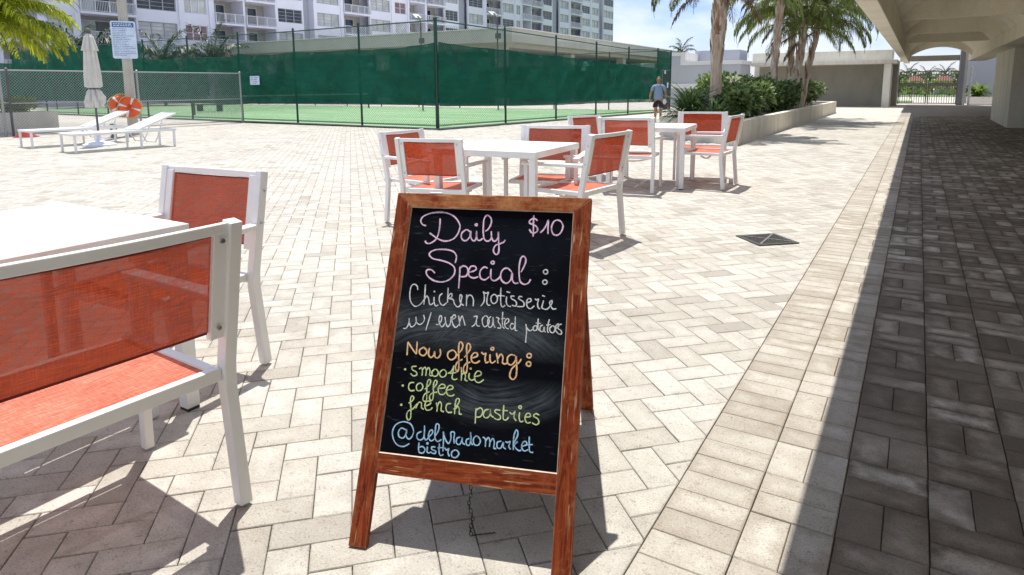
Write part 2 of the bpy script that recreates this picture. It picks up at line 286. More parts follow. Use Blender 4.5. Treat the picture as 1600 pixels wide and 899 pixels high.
def slate():
    m, t, b = newmat('chalkboard_slate'); o = N(t, 'ShaderNodeTexCoord').outputs['Object']
    # board coordinates: x across, z up (object space, before leaning)
    sep = N(t, 'ShaderNodeSeparateXYZ'); t.links.new(o, sep.inputs[0])
    def band(z0, z1, f=0.03):
        up_ = N(t, 'ShaderNodeMapRange'); up_.inputs[1].default_value = z0-f; up_.inputs[2].default_value = z0+f; t.links.new(sep.outputs[2], up_.inputs[0])
        dn = N(t, 'ShaderNodeMapRange'); dn.inputs[1].default_value = z1-f; dn.inputs[2].default_value = z1+f; dn.inputs[3].default_value = 1; dn.inputs[4].default_value = 0; t.links.new(sep.outputs[2], dn.inputs[0])
        return math_n(t, 'MULTIPLY', up_.outputs[0], dn.outputs[0])
    nz = N(t, 'ShaderNodeTexNoise'); nz.inputs['Scale'].default_value = 5.0; nz.inputs['Detail'].default_value = 2; t.links.new(o, nz.inputs['Vector'])
    def rub(cx, cz, scale, lo, hi, z0, z1, dist, rx):
        mpn = N(t, 'ShaderNodeMapping', vector_type='POINT'); mpn.inputs['Location'].default_value = (-cx*rx, 0, -cz); mpn.inputs['Scale'].default_value = (rx, 0, 1); t.links.new(o, mpn.inputs[0])
        ad = N(t, 'ShaderNodeVectorMath', operation='MULTIPLY_ADD'); t.links.new(nz.outputs['Color'], ad.inputs[0]); ad.inputs[1].default_value = (dist, 0, dist); t.links.new(mpn.outputs[0], ad.inputs[2])
        sp_ = N(t, 'ShaderNodeSeparateXYZ'); t.links.new(ad.outputs[0], sp_.inputs[0])
        an_ = math_n(t, 'ARCTAN2', sp_.outputs[2], sp_.outputs[0])
        l0 = N(t, 'ShaderNodeVectorMath', operation='LENGTH'); t.links.new(ad.outputs[0], l0.inputs[0])
        cb = N(t, 'ShaderNodeCombineXYZ'); t.links.new(math_n(t, 'MULTIPLY', l0.outputs['Value'], scale*9.0), cb.inputs[0]); t.links.new(math_n(t, 'MULTIPLY', an_, 1.3), cb.inputs[1])
        w_ = N(t, 'ShaderNodeTexNoise'); w_.inputs['Scale'].default_value = 1.0; w_.inputs['Detail'].default_value = 4; w_.inputs['Roughness'].default_value = 0.7
        t.links.new(cb.outputs[0], w_.inputs['Vector'])
        ln = N(t, 'ShaderNodeVectorMath', operation='LENGTH'); t.links.new(ad.outputs[0], ln.inputs[0])
        msk = ramp(t, ln.outputs['Value'], [(lo, (1, 1, 1)), (hi, (0, 0, 0))])
        return math_n(t, 'MULTIPLY', math_n(t, 'MULTIPLY', ramp(t, w_.outputs[0], [(0.36, (0.10,)*3), (0.68, (1, 1, 1))]), msk), band(z0, z1))
    r1 = rub(.30, .36, 16, .33, .37, .56, .735, .07, .7)
    r2 = rub(.40, .52, 18, .16, .22, .56, .70, .06, .8)
    r3 = rub(.40, .62, 15, .21, .26, .36, .46, .05, .9)
    r4 = rub(.22, .50, 17, .20, .25, .60, .70, .05, .8)
    r1 = math_n(t, 'MAXIMUM', r1, r4)
    swirl = math_n(t, 'MAXIMUM', math_n(t, 'MAXIMUM', r1, r2), r3)
    sm = math_n(t, 'MULTIPLY', ramp(t, noise(t, o, 14, 4, .6), [(0.3, (0.45,)*3), (0.6, (1, 1, 1))]), swirl)
    haze_ = math_n(t, 'MULTIPLY', band(0.62, 0.93, 0.02), ramp(t, noise(t, o, 6, 5), [(0.35, (0, 0, 0)), (0.75, (0.5, 0.5, 0.5))]))
    c = mixc(t, math_n(t, 'MULTIPLY', haze_, 0.30), (0.004, 0.0045, 0.007), (0.035, 0.06, 0.09))
    c = mixc(t, math_n(t, 'MULTIPLY', sm, 0.42), c, (0.20, 0.24, 0.26))
    mp3 = N(t, 'ShaderNodeMapping'); mp3.inputs['Scale'].default_value = (18, 18, 90); mp3.inputs['Rotation'].default_value = (0, 0.7, 0); t.links.new(o, mp3.inputs[0])
    sc2 = noise(t, mp3.outputs[0], 1.3, 3)
    c = mixc(t, math_n(t, 'MULTIPLY', ramp(t, sc2, [(0.62, (0, 0, 0)), (0.8, (1, 1, 1))]), 0.12), c, (0.3, 0.34, 0.36))
    t.links.new(c, b.inputs['Base Color']); b.inputs['Roughness'].default_value = 0.8; b.inputs['Specular IOR Level'].default_value = 0.03; return m
M['slate'] = slate()
def chalk(name, col):
    m, t, b = newmat(name); o = N(t, 'ShaderNodeTexCoord').outputs['Object']
    n = noise(t, o, 300, 3, 0.7)
    c = ramp(t, n, [(0.30, tuple(x*0.40 for x in col)), (0.5, col)])
    c = mixc(t, ramp(t, noise(t, o, 38, 5, .7), [(0.50, (0, 0, 0)), (0.74, (0.62,)*3)]), c, (0.03, 0.035, 0.05))
    t.links.new(c, b.inputs['Base Color']); b.inputs['Roughness'].default_value = 0.95; b.inputs['Specular IOR Level'].default_value = 0.1; return m
CH = {'pink': chalk('pink_chalk', (0.84, 0.60, 0.78)), 'white': chalk('white_chalk', (0.72, 0.74, 0.74)), 'orange': chalk('orange_chalk', (0.86, 0.56, 0.30)),
      'green': chalk('yellow_green_chalk', (0.62, 0.74, 0.36)), 'blue': chalk('blue_chalk', (0.38, 0.62, 0.84))}
M['orange_ring'] = mat('lifebuoy_orange', (0.72, 0.10, 0.02), 0.45, 0.15, 4)
M['ring_band'] = mat('lifebuoy_band', (0.72, 0.70, 0.68), 0.5)
M['rope'] = mat('yellow_rope', (0.60, 0.42, 0.10), 0.8, 0.2, 30)
M['pole_conc'] = stucco('concrete_pole', (0.50, 0.48, 0.42), 0.25, 2)
M['sign_white'] = mat('sign_white', (0.58, 0.68, 0.80), 0.4)
M['sign_blue'] = mat('sign_blue', (0.03, 0.10, 0.30), 0.4)
M['ink'] = mat('sign_ink', (0.16, 0.24, 0.42), 0.6)
M['canvas'] = mat('cream_canvas', (0.62, 0.60, 0.55), 0.85, 0.08, 6, bump=0.3, bscale=25)
M['um_pole'] = mat('dark_bronze_pole', (0.10, 0.10, 0.10), 0.4)
M['base_white'] = mat('white_plastic_base', (0.70, 0.72, 0.78), 0.5)
M['red_cloth'] = mat('red_towel', (0.28, 0.03, 0.022), 0.9, 0.3, 10)
M['grate'] = mat('cast_iron_grate', (0.075, 0.072, 0.068), 0.85, 0.3, 20)
M['grate_bar'] = mat('worn_grate_bar', (0.16, 0.155, 0.145), 0.85, 0.3, 20)
M['skin'] = mat('skin', (0.36, 0.155, 0.09), 0.55, 0.1, 8)
M['shirt'] = mat('blue_grey_polo', (0.21, 0.29, 0.40), 0.85, 0.1, 20)
M['shorts'] = mat('dark_shorts', (0.012, 0.012, 0.018), 0.85, 0.2, 20)
M['hair'] = mat('short_grey_hair', (0.30, 0.22, 0.15), 0.8, 0.2, 40)
M['shoe'] = mat('white_shoe', (0.7, 0.7, 0.7), 0.6)
M['racket'] = mat('red_white_racket', (0.45, 0.03, 0.04), 0.5, 0.1, 4)

# ------------------------------------------------------------------ helpers
class MB:
    """collects faces; build() links them as one mesh object"""
    def __init__(s): s.v = []; s.f = []; s.r = []; s.mi = []; s.cur = 0; s.uv = {}
    def add(s, vs, fs, r=None):
        o = len(s.v); s.v += [tuple(p) for p in vs]
        for f in fs: s.f.append(tuple(i+o for i in f)); s.r.append(random.random() if r is None else r); s.mi.append(s.cur)
        return s
    def box(s, x0, x1, y0, y1, z0, z1, r=None):
        vs = [(x, y, z) for z in (z0, z1) for y in (y0, y1) for x in (x0, x1)]
        return s.add(vs, [(0, 2, 3, 1), (4, 5, 7, 6), (0, 1, 5, 4), (2, 6, 7, 3), (0, 4, 6, 2), (1, 3, 7, 5)], r)
    def beam(s, p, q, w, h, up=(0, 0, 1), r=None):
        p, q, up = Vector(p), Vector(q), Vector(up); d = (q-p).normalized(); x = d.cross(up)
        if x.length < 1e-4: x = d.cross(Vector((0, 1, 0)))
        x.normalize(); y = x.cross(d).normalized(); x *= w/2; y *= h/2
        vs = [p-x-y, p+x-y, p+x+y, p-x+y, q-x-y, q+x-y, q+x+y, q-x+y]
        return s.add(vs, [(0, 3, 2, 1), (4, 5, 6, 7), (0, 1, 5, 4), (1, 2, 6, 5), (2, 3, 7, 6), (3, 0, 4, 7)], r)
    def path(s, pts, w, h, up=(0, 0, 1), r=None):
        """square bar swept along a bent line, mitred"""
        pts = [Vector(p) for p in pts]; rings = []
        for i, p in enumerate(pts):
            a = (pts[i]-pts[i-1]).normalized() if i else (pts[1]-pts[0]).normalized()
            b = (pts[i+1]-pts[i]).normalized() if i < len(pts)-1 else a
            d = (a+b).normalized(); x = d.cross(Vector(up)).normalized(); y = x.cross(d).normalized(); k = 1/max(0.3, d.dot(a))
            rings.append([p-x*w/2-y*h/2*k, p+x*w/2-y*h/2*k, p+x*w/2+y*h/2*k, p-x*w/2+y*h/2*k])
        vs = [v for rg in rings for v in rg]; n = len(rings); fs = [(0, 3, 2, 1), tuple(4*(n-1)+i for i in range(4))]
        for i in range(n-1):
            for j in range(4): a = 4*i+j; b = 4*i+(j+1) % 4; fs.append((a, b, b+4, a+4))
        return s.add(vs, fs, r)
    def tube(s, pts, rad, n=8, r=None, cap=True):
        pts = [Vector(p) for p in pts]; rr = rad if isinstance(rad, (list, tuple)) else [rad]*len(pts); vs = []; fs = []
        x = None
        for i, p in enumerate(pts):
            a = pts[max(0, i-1)]; b = pts[min(len(pts)-1, i+1)]; d = (b-a).normalized()
            if x is None:
                x = d.cross(Vector((0, 0, 1)));
                if x.length < 1e-3: x = d.cross(Vector((0, 1, 0)))
            else: x = x - d*x.dot(d)
            x.normalize(); y = d.cross(x)
            for k in range(n): t = 2*math.pi*k/n; vs.append(p+(x*math.cos(t)+y*math.sin(t))*rr[i])
        for i in range(len(pts)-1):
            for k in range(n): a = i*n+k; b = i*n+(k+1) % n; fs.append((a, b, b+n, a+n))
        if cap: fs.append(tuple(range(n-1, -1, -1))); fs.append(tuple((len(pts)-1)*n+k for k in range(n)))
        return s.add(vs, fs, r)
    def lathe(s, prof, n=24, cx=0, cy=0, fn=None, r=None):
        vs = []; fs = []
        for j, (rad, z) in enumerate(prof):
            for k in range(n):
                t = 2*math.pi*k/n; q = rad*(fn(t, z) if fn else 1); vs.append((cx+q*math.cos(t), cy+q*math.sin(t), z))
        for j in range(len(prof)-1):
            for k in range(n): a = j*n+k; b = j*n+(k+1) % n; fs.append((a, b, b+n, a+n))
        fs.append(tuple(range(n-1, -1, -1))); fs.append(tuple((len(prof)-1)*n+k for k in range(n)))
        return s.add(vs, fs, r)
    def poly_prism(s, pts, z0, z1, r=None):
        n = len(pts); vs = [(x, y, z0) for x, y in pts]+[(x, y, z1) for x, y in pts]
        fs = [tuple(range(n-1, -1, -1)), tuple(range(n, 2*n))]+[(i, (i+1) % n, n+(i+1) % n, n+i) for i in range(n)]
        return s.add(vs, fs, r)
    def mesh(s, name, mats, smooth=False):
        me = bpy.data.meshes.new(name); me.from_pydata(s.v, [], s.f)
        for m_ in (mats if isinstance(mats, (list, tuple)) else [mats]): me.materials.append(m_)
        a = me.attributes.new('rnd', 'FLOAT', 'FACE'); a.data.foreach_set('value', s.r)
        if s.uv:
            lay = me.uv_layers.new(name='edge'); buf = np.zeros((len(me.loops), 2), dtype=np.float32); k = 0
            for i, f in enumerate(s.f):
                if i in s.uv: buf[k:k+len(f)] = s.uv[i]
                k += len(f)
            lay.data.foreach_set('uv', buf.ravel())
        if any(s.mi): me.polygons.foreach_set('material_index', s.mi)
        if smooth: me.polygons.foreach_set('use_smooth', [True]*len(me.polygons))
        me.update(); return me
    def build(s, name, mats, parent=None, smooth=False, bevel=0.0):
        return obj(name, s.mesh(name, mats, smooth), parent, bevel)
def obj(name, me, parent=None, bevel=0.0, loc=None, rot=None):
    o = bpy.data.objects.new(name, me); COL.objects.link(o)
    if parent is not None: o.parent = parent
    if loc is not None: o.location = loc
    if rot is not None: o.rotation_euler = rot
    if bevel:
        b = o.modifiers.new('bevel', 'BEVEL'); b.width = bevel; b.segments = 2; b.limit_method = 'ANGLE'; b.angle_limit = RAD(40)
        b.harden_normals = False
    return o
def tag(o, label, cat, group=None):
    o['label'] = label; o['category'] = cat
    if group: o['group'] = group
    return o
def thing(name, label, cat, loc=(0, 0, 0), rz=0.0, group=None):
    o = bpy.data.objects.new(name, None); COL.objects.link(o); o.location = loc; o.rotation_euler = (0, 0, rz); o.empty_display_size = 0.1
    return tag(o, label, cat, group)
def struct(o): o['kind'] = 'structure'; return o
def copy_tree(o, parent=None):
    kids = list(o.children); c = o.copy(); COL.objects.link(c); c.parent = parent
    for ch in kids: copy_tree(ch, c)
    return c
def face_dir(fx, fy): return math.atan2(-fx, fy)    # turn so that local +Y looks along (fx, fy)

WRITING = [
('Daily', 'pink', '1060,9160 940,9196 867,9316 918,9442 1094,9541 1318,9594 1589,9604 1824,9546 2003,9430 2124,9272 2158,9152 2118,8969 2014,8804 1840,8717 1657,8709 1462,8781 1305,8875 1204,8936|1487,9411 1503,9248 1504,9025 1467,8821 1390,8697 1256,8611 1141,8616 1091,8684|2488,9025 2411,9082 2331,9068 2240,8974 2233,8854 2305,8757 2407,8752 2496,8865 2513,9046 2536,8867 2608,8760 2678,8764 2707,8874 2698,9053 2717,8875 2768,8777 2848,8781 2911,8843|2697,9254 2690,9232 2670,9223 2648,9231 2636,9252 2643,9273 2664,9283 2686,9275 2697,9254|2969,9064 3053,9128 3127,9291 3121,9451 3031,9549 2950,9546 2892,9422 2897,9181 2917,8982 2963,8826 3050,8760 3146,8794 3186,8895|3159,9072 3186,8895 3247,8779 3327,8782 3385,8903 3379,9061 3410,8805 3448,8552 3441,8415 3377,8363 3302,8428 3282,8525 3340,8645 3473,8700 3577,8754 3610,8824'),
('Special', 'pink', '2132,8041 2150,8245 2036,8388 1806,8440 1498,8426 1311,8340 1289,8243 1421,8141 1679,8100 1939,8032 2120,7907 2144,7708 1999,7527 1787,7449 1534,7474 1322,7596 1249,7726 1296,7796 1424,7790 1533,7701|2296,7943 2317,7637 2330,7282|2290,7875 2390,7966 2518,7927 2561,7783 2506,7661 2344,7639|2561,7783 2708,7818 2809,7889 2759,7975 2638,7960 2583,7838 2614,7680 2756,7622 2901,7670|3158,7934 3059,7969 2960,7884 2933,7750 2987,7622 3112,7589 3237,7688|3267,7927 3272,7742 3311,7613 3409,7580 3522,7651 3568,7732|3343,8116 3333,8084 3301,8069 3268,8081 3251,8112 3262,8144 3293,8159 3326,8147 3343,8116|3904,7855 3774,7967 3643,7933 3576,7785 3620,7605 3761,7521 3885,7619 3919,7830 3943,7623 4025,7536 4129,7555|4181,7870 4280,8111 4293,8270 4220,8351 4145,8289 4113,8050 4137,7764 4192,7585 4316,7520 4430,7572 4486,7679'),
('colon', 'white', '4977,7926 4961,7879 4916,7858 4869,7874 4847,7919 4862,7966 4907,7987 4954,7971 4977,7926|4978,7624 4962,7578 4918,7557 4871,7573 4849,7617 4864,7663 4909,7685 4956,7668 4978,7624'),
('$10', 'pink', '4551,9451 4486,9504 4400,9507 4319,9449 4313,9374 4402,9334 4502,9295 4568,9224 4564,9126 4483,9073 4397,9082 4322,9183|4428,9614 4433,9403 4449,9195 4456,8962|4664,9087 4753,9182 4828,9320 4876,9482 4886,9261 4901,9054|5129,9491 5048,9439 4997,9314 5000,9192 5050,9072 5149,9028 5253,9081 5316,9205 5332,9327 5277,9435 5201,9488 5129,9491'),
('Chicken', 'white', '1056,7165 1020,7279 911,7331 830,7248 818,7034 868,6826 977,6698 1081,6676 1212,6761 1311,6930|1278,7342 1296,7044 1306,6738|1306,6891 1363,7000 1434,6918 1472,6787 1536,6753 1589,6813|1597,6986 1619,6815 1681,6724 1757,6758|1597,7148 1595,7142 1588,7138 1581,7141 1577,7147 1579,7154 1586,7157 1593,7155 1597,7148|1844,7106 1772,7034 1769,6901 1833,6791 1917,6758 2006,6840|2003,7288 2021,7050 2036,6842|2030,6974 2076,7091 2133,7114 2144,7019 2050,6975 2193,6946 2258,6818 2356,6739 2439,6791 2451,6943 2458,7057 2403,7101 2398,6978 2452,6849 2547,6789|2599,7123 2612,6953 2628,6775|2608,6953 2652,7088 2750,7094 2823,6966 2832,6788'),
('w/', 'white', '749,6001 848,6018 909,6163 899,6304 929,6164 993,6065 1079,6099 1134,6216 1103,6365 1144,6217 1234,6148 1328,6192 1383,6308 1336,6437|1565,6528 1517,6280 1464,5996'),
('even', 'white', '1749,6183 1846,6200 1910,6325 1896,6437 1847,6433 1831,6320 1889,6175 1963,6133 2029,6240|2007,6425 2059,6242 2130,6145 2196,6252 2193,6438 2222,6365 2332,6429 2304,6501 2240,6460 2236,6329 2302,6185 2385,6144 2453,6232|2414,6490 2460,6344 2488,6188|2474,6308 2523,6479 2582,6390 2651,6209'),
('roasted', 'white', '2847,6195 2937,6266 2979,6416 2979,6509 2875,6484|2979,6509 2979,6324 3018,6235 3095,6231'),
('rotisserie', 'white', '3062,6806 3145,6947 3137,7134 3095,7226 3185,7190 3257,7225 3236,7119 3233,6931 3284,6852 3348,6856|3404,7161 3347,7084 3370,6961 3451,6904 3530,6971 3540,7096 3469,7165 3404,7161|3620,7383 3632,7143 3666,6897 3726,6828 3795,6884|3496,7104 3599,7152 3761,7141|3815,7134 3819,6968 3882,6869 3968,6854|3802,7279 3857,7261 3911,7254|4047,7158 3952,7153 3969,7081 4080,7026 4129,6947 4094,6872 3996,6897|4281,7152 4196,7157 4180,7094 4313,7020 4352,6940 4325,6877 4137,6865|4432,6986 4543,7044 4527,7115 4444,7090 4423,6965 4474,6856 4560,6831 4658,6919|4662,7124 4707,7086 4767,7120 4746,6986 4776,6875 4831,6838|4916,7088 4893,6974 4879,6882 4944,6845 5017,6840 5076,6884 5160,7012 5154,7103 5096,7038 5134,6949 5202,6862 5304,6879|4864,7229 4949,7203'),
('oasted', 'white', '3240,6549 3153,6451 3168,6309 3241,6222 3340,6300 3359,6424 3250,6550|3402,6529 3325,6442 3329,6299 3391,6212 3469,6289 3468,6513 3498,6311 3561,6214|3553,6519 3641,6484 3628,6401 3713,6285 3709,6214 3624,6218|3739,6685 3749,6471 3778,6270 3836,6213|3706,6478 3830,6507|3846,6335 3944,6423 3915,6502 3845,6457 3825,6334 3876,6236 3963,6212|4097,6352 4033,6368 3998,6285 4047,6208 4125,6274 4132,6436 4124,6578|4132,6436 4153,6195 4216,6189'),
('potatoes', 'white', '4450,6387 4485,6218 4488,6059 4484,5859|4468,6298 4569,6204 4669,6252|4743,6357 4674,6312 4692,6223 4773,6239 4776,6339 4743,6357|4800,6562 4802,6401 4823,6262 4877,6226|4737,6437 4883,6427|4947,6391 4879,6346 4877,6226 4961,6212 4993,6334 5000,6235 5044,6198|5120,6564 5092,6381 5094,6222 5136,6195|5040,6398 5172,6417|5235,6391 5149,6305 5187,6209 5269,6205 5302,6316 5235,6391|5322,6318 5399,6383 5384,6452 5327,6398 5315,6277 5370,6212|5486,6449 5396,6423 5393,6323 5478,6269 5494,6181 5413,6175 5348,6240'),
('Now', 'orange', '979,5239 968,5423 955,5621|955,5621 1108,5447 1259,5287|1259,5287 1254,5471 1238,5655|1485,5515 1354,5426 1370,5309 1489,5266 1576,5364 1534,5466 1458,5500 1583,5417|1643,5501 1638,5317 1720,5232 1796,5303 1810,5409 1842,5267 1931,5235 2001,5345 1968,5499'),
('offering', 'orange', '2362,5490 2231,5415 2232,5285 2338,5216 2455,5290 2469,5407 2362,5490|2478,5330 2622,5523 2642,5668 2561,5740 2525,5646 2546,5388 2584,5132 2590,4954 2540,4911 2494,5022 2538,5167 2680,5256|2729,5311 2858,5515 2877,5647 2803,5719 2763,5625 2799,5356 2840,5102 2830,4897 2761,4904 2735,5017 2790,5136 2920,5198|2962,5317 3106,5380 3083,5468 2989,5448 2932,5340 2973,5215 3086,5186 3201,5259|3217,5504 3291,5446 3356,5476 3342,5347 3382,5222 3460,5254|3480,5460 3498,5283 3571,5225 3659,5296|3573,5622 3564,5594 3536,5580 3507,5589 3492,5616 3501,5644 3529,5657 3559,5648 3573,5622|3665,5513 3708,5350 3733,5225|3721,5351 3790,5485 3864,5414 3865,5261 3948,5230 4011,5273|4220,5480 4085,5495 3999,5399 4027,5249 4136,5220 4232,5341 4248,5469 4283,5219 4294,4944 4211,4824 4111,4903 4135,5081 4243,5216 4342,5300 4400,5405'),
('colon2', 'orange', '4680,5516 4665,5472 4622,5451 4575,5465 4553,5506 4568,5550 4612,5571 4658,5557 4680,5516|4685,5289 4670,5245 4627,5224 4581,5238 4559,5279 4574,5323 4617,5344 4663,5330 4685,5289'),
('smoothie', 'green', '1319,4951 1189,4927 1200,4847 1326,4790 1352,4711 1253,4676 1156,4735|1403,4877 1471,4923 1512,4832 1515,4698|1509,4859 1571,4945 1625,4868 1631,4708|1627,4855 1689,4941 1744,4851 1744,4744 1819,4724|1897,4918 1806,4830 1848,4726 1963,4736 1993,4845 1897,4918|2143,4925 2040,4822 2096,4720 2209,4743 2239,4852 2143,4925|2285,4829 2392,4905 2446,5057 2438,4882 2428,4722 2505,4675 2587,4709|2343,4834 2539,4877|2665,5034 2697,4877 2707,4666|2703,4824 2768,4883 2819,4808 2817,4702 2892,4669|2924,4896 2924,4764 3001,4704 3097,4739|2967,5019 2964,5009 2955,5005 2944,5008 2939,5017 2942,5026 2952,5031 2962,5028 2967,5019|3090,4804 3267,4872 3243,4962 3145,4954 3087,4830 3131,4689 3247,4660 3364,4748|996,4838 993,4826 981,4821 968,4824 961,4835 965,4847 977,4853 990,4849 996,4838'),
('coffee', 'green', '1308,4493 1179,4468 1151,4346 1222,4259 1351,4283|1498,4496 1391,4420 1423,4290 1539,4300 1583,4410 1498,4496|1651,4336 1778,4480 1793,4588 1732,4609 1702,4500 1722,4237 1742,4080 1710,3999 1629,4057 1668,4205 1803,4283|1881,4356 1979,4497 1982,4591 1922,4599 1896,4464 1926,4228 1917,4070 1846,4064 1818,4166 1894,4252 2034,4291|2035,4396 2233,4427 2223,4505 2122,4510 2049,4398 2096,4257 2213,4241 2290,4313|2298,4367 2478,4422 2454,4499 2355,4490 2298,4367 2356,4241 2472,4225 2552,4271|987,4379 984,4368 972,4362 959,4366 952,4376 956,4388 967,4394 980,4390 987,4379'),
('french', 'green', '1212,3914 1318,3989 1349,4084 1286,4118 1257,4010 1307,3752 1325,3519 1260,3461 1203,3559 1228,3692 1375,3785 1473,3925|1447,3791 1512,3954 1600,3949 1616,3833 1694,3788|1739,3884 1873,3961 1837,4023 1738,4001 1709,3894 1767,3782 1881,3793 1944,3864|2041,4003 2085,3877 2086,3760|2082,3902 2137,4038 2203,3966 2208,3810 2297,3780|2483,4017 2371,3994 2343,3875 2412,3778 2538,3790|2571,3870 2693,4037 2708,4155 2636,4161 2606,4055 2614,3745|2613,3874 2688,3959 2739,3886 2752,3771 2823,3765|1018,3851 1015,3840 1003,3834 990,3837 983,3848 987,3859 998,3865 1011,3862 1018,3851'),
('pastries', 'green', '3221,3969 3228,3778 3238,3550|3228,3906 3346,3981 3424,3899 3370,3753 3247,3729|3598,3966 3490,3930 3448,3799 3538,3731 3640,3817 3639,3970 3667,3820 3756,3765|3928,3972 3791,3971 3783,3907 3928,3832 3936,3744 3842,3722 3770,3753|4011,4119 4015,3929 4031,3753 4115,3736 4175,3817|3983,3977 4134,3978|4191,3945 4277,3903 4351,3986 4324,3832 4400,3738|4475,3972 4474,3821 4523,3725 4601,3758|4515,4108 4506,4082 4480,4069 4453,4077 4439,4101 4448,4127 4474,4139 4502,4131 4515,4108|4633,3861 4779,3888 4760,3961 4679,3954 4635,3836 4699,3717 4805,3740|5030,3949 4933,3978 4872,3909 4997,3846 5032,3749 4956,3692 4846,3731'),
('at', 'blue', '1238,3186 1096,3225 1020,3124 1054,2993 1178,2966 1253,3080 1249,3214 1258,3040 1345,2956 1439,3032 1462,3194 1349,3358 1132,3399 918,3302 840,3106 901,2898 1041,2765 1225,2745 1391,2841'),
('handle', 'blue', '1702,3192 1591,3127 1592,3008 1702,2966 1793,3068 1770,3359|1790,3200 1793,3068 1864,2982 1928,3055 2030,3184 2005,3262 1937,3215 1927,3068 2013,2971 2108,3033|2115,3100 2197,3267 2194,3413 2117,3433 2103,3311 2118,3074 2204,2977 2314,3041|2346,3256 2375,3021 2395,2735|2349,3230 2412,3077 2529,2958 2585,3095 2567,3251 2668,3261 2672,3104 2701,2976|2854,3162 2758,3112 2757,2995 2848,2965 2908,3075 2907,3154 2928,3025 3005,2981|3116,3149 3035,3101 3048,2985 3135,2981 3162,3127 3132,3321 3168,3076 3234,2991|3323,3235 3232,3147 3275,3009 3390,3008 3435,3129 3323,3235|3496,3226 3574,3169 3593,2977|3579,3118 3653,3229 3706,3131 3706,2988|3708,3105 3783,3216 3835,3118 3835,2976 3906,2971|4027,3176 3919,3127 3931,2999 4030,2996 4087,3144 4098,3029 4172,2985|4140,3175 4213,3157 4280,3189 4250,3058 4312,2987|4368,3147 4463,3337 4466,3467 4421,3501 4375,3380 4366,3172 4383,2982|4372,3096 4488,3211 4400,3099 4522,2984 4604,3005|4610,3095 4743,3160 4710,3233 4629,3199 4612,3070 4688,2988 4795,3038|4796,3370 4814,3142 4840,2991 4938,2976|4758,3149 4908,3177'),
('bistro', 'blue', '1667,2896 1673,2738 1702,2636|1684,2766 1783,2802 1867,2732 1820,2636 1702,2636|1929,2818 1932,2687 1980,2652 2064,2687|1940,2898 1935,2884 1922,2877 1907,2881 1899,2893 1903,2907 1917,2914 1932,2910 1940,2898|2164,2829 2062,2818 2070,2753 2177,2725 2170,2659 2067,2662|2268,2931 2280,2723 2336,2625 2419,2660|2225,2809 2397,2840|2426,2843 2491,2784 2558,2830 2542,2725 2597,2627|2764,2813 2655,2749 2669,2634 2786,2621 2860,2732 2764,2813'),
]

# ------------------------------------------------------------------ ground and paving
def visible(x, y, z=0.0, mgn=0.0):
    """is a ground point inside the picture (with a margin)? returns distance along the view or None"""
    p = Vector((x, y, z-EYE)); d = p.dot(fw)
    if d < 0.4: return None
    u_ = p.dot(rt2)/d*1031.3/1600; v_ = p.dot(up2)/d*1031.3/1600
    if abs(u_) > 0.5+mgn or v_ < -(0.281+0.0972)-mgn or v_ > 0.2+mgn: return None
    return d
gm = MB(); gm.add([(-400, -200, -0.03), (400, -200, -0.03), (400, 600, -0.03), (-400, 600, -0.03)], [(0, 1, 2, 3)])
ground = struct(gm.build('ground', M['kerb']))
# low cells that carry real stones
NEAR = set()
for i in range(-34, 12):
    for j in range(-4, 34):
        cx, cy = i+0.5, j+0.5
        d = visible(cx, cy, 0, 0.22)
        if (d and d < 25) or (abs(cx+1.2) < 6.5 and -3 < cy < 5): NEAR.add((i, j))
def near(x, y): return (math.floor(x), math.floor(y)) in NEAR
XB0, XB1 = -0.561, -0.336                      # border course
PW, PL = 0.113, 0.226
def clipx(poly, xmax):
    out = []
    for i in range(len(poly)):
        a, b = poly[i-1], poly[i]
        ia, ib = a[0] <= xmax, b[0] <= xmax
        if ia != ib:
            t = (xmax-a[0])/(b[0]-a[0]); out.append((xmax, a[1]+t*(b[1]-a[1])))
        if ib: out.append(b)
    return out
def stone(mb, poly, rng, tilt=True, deep=True, r=None):
    """one paving stone: rounded shoulders, sides down into the joint"""
    n = len(poly); cx = sum(p[0] for p in poly)/n; cy = sum(p[1] for p in poly)/n
    dz = rng.uniform(-0.0010, 0.0008); tx, ty = (rng.uniform(-.003, .003), rng.uniform(-.003, .003)) if tilt else (0, 0)
    def ring(ins, z):
        out = []
        for x, y in poly:
            dx, dy = x-cx, y-cy; l = math.hypot(dx, dy) or 1
            # inset along both sides about equally
            k = max(0.2, 1-ins*1.55/l); X, Y = cx+dx*k, cy+dy*k
            out.append((X, Y, z+dz+(X-cx)*tx+(Y-cy)*ty))
        return out
    vs = ring(0.0042, 0.0)+ring(0.0014, -0.0028); fs = [tuple(range(n))]+[(n+i, n+(i+1) % n, (i+1) % n, i) for i in range(n)]
    if deep:
        vs += ring(0.0012, -0.013); fs += [(2*n+i, 2*n+(i+1) % n, n+(i+1) % n, n+i) for i in range(n)]
    f0 = len(mb.f); mb.add(vs, fs, rng.random() if r is None else r)
    if n == 4:
        l0 = math.dist(poly[0], poly[1]); l1 = math.dist(poly[1], poly[2])
        mb.uv[f0] = [(0.02, .04), (.98, .04), (.98, .96), (.02, .96)] if l0 >= l1 else [(.02, .04), (.02, .96), (.98, .96), (.98, .04)]
    else: mb.uv[f0] = [(.12, .25)]*n
def area(poly): return abs(sum(poly[i-1][0]*poly[i][1]-poly[i][0]*poly[i-1][1] for i in range(len(poly))))/2
rng = random.Random(11)
S2 = math.sqrt(0.5)
field, border, walk = [], [], []
P0, Q0 = 1.194, 2.199-PW
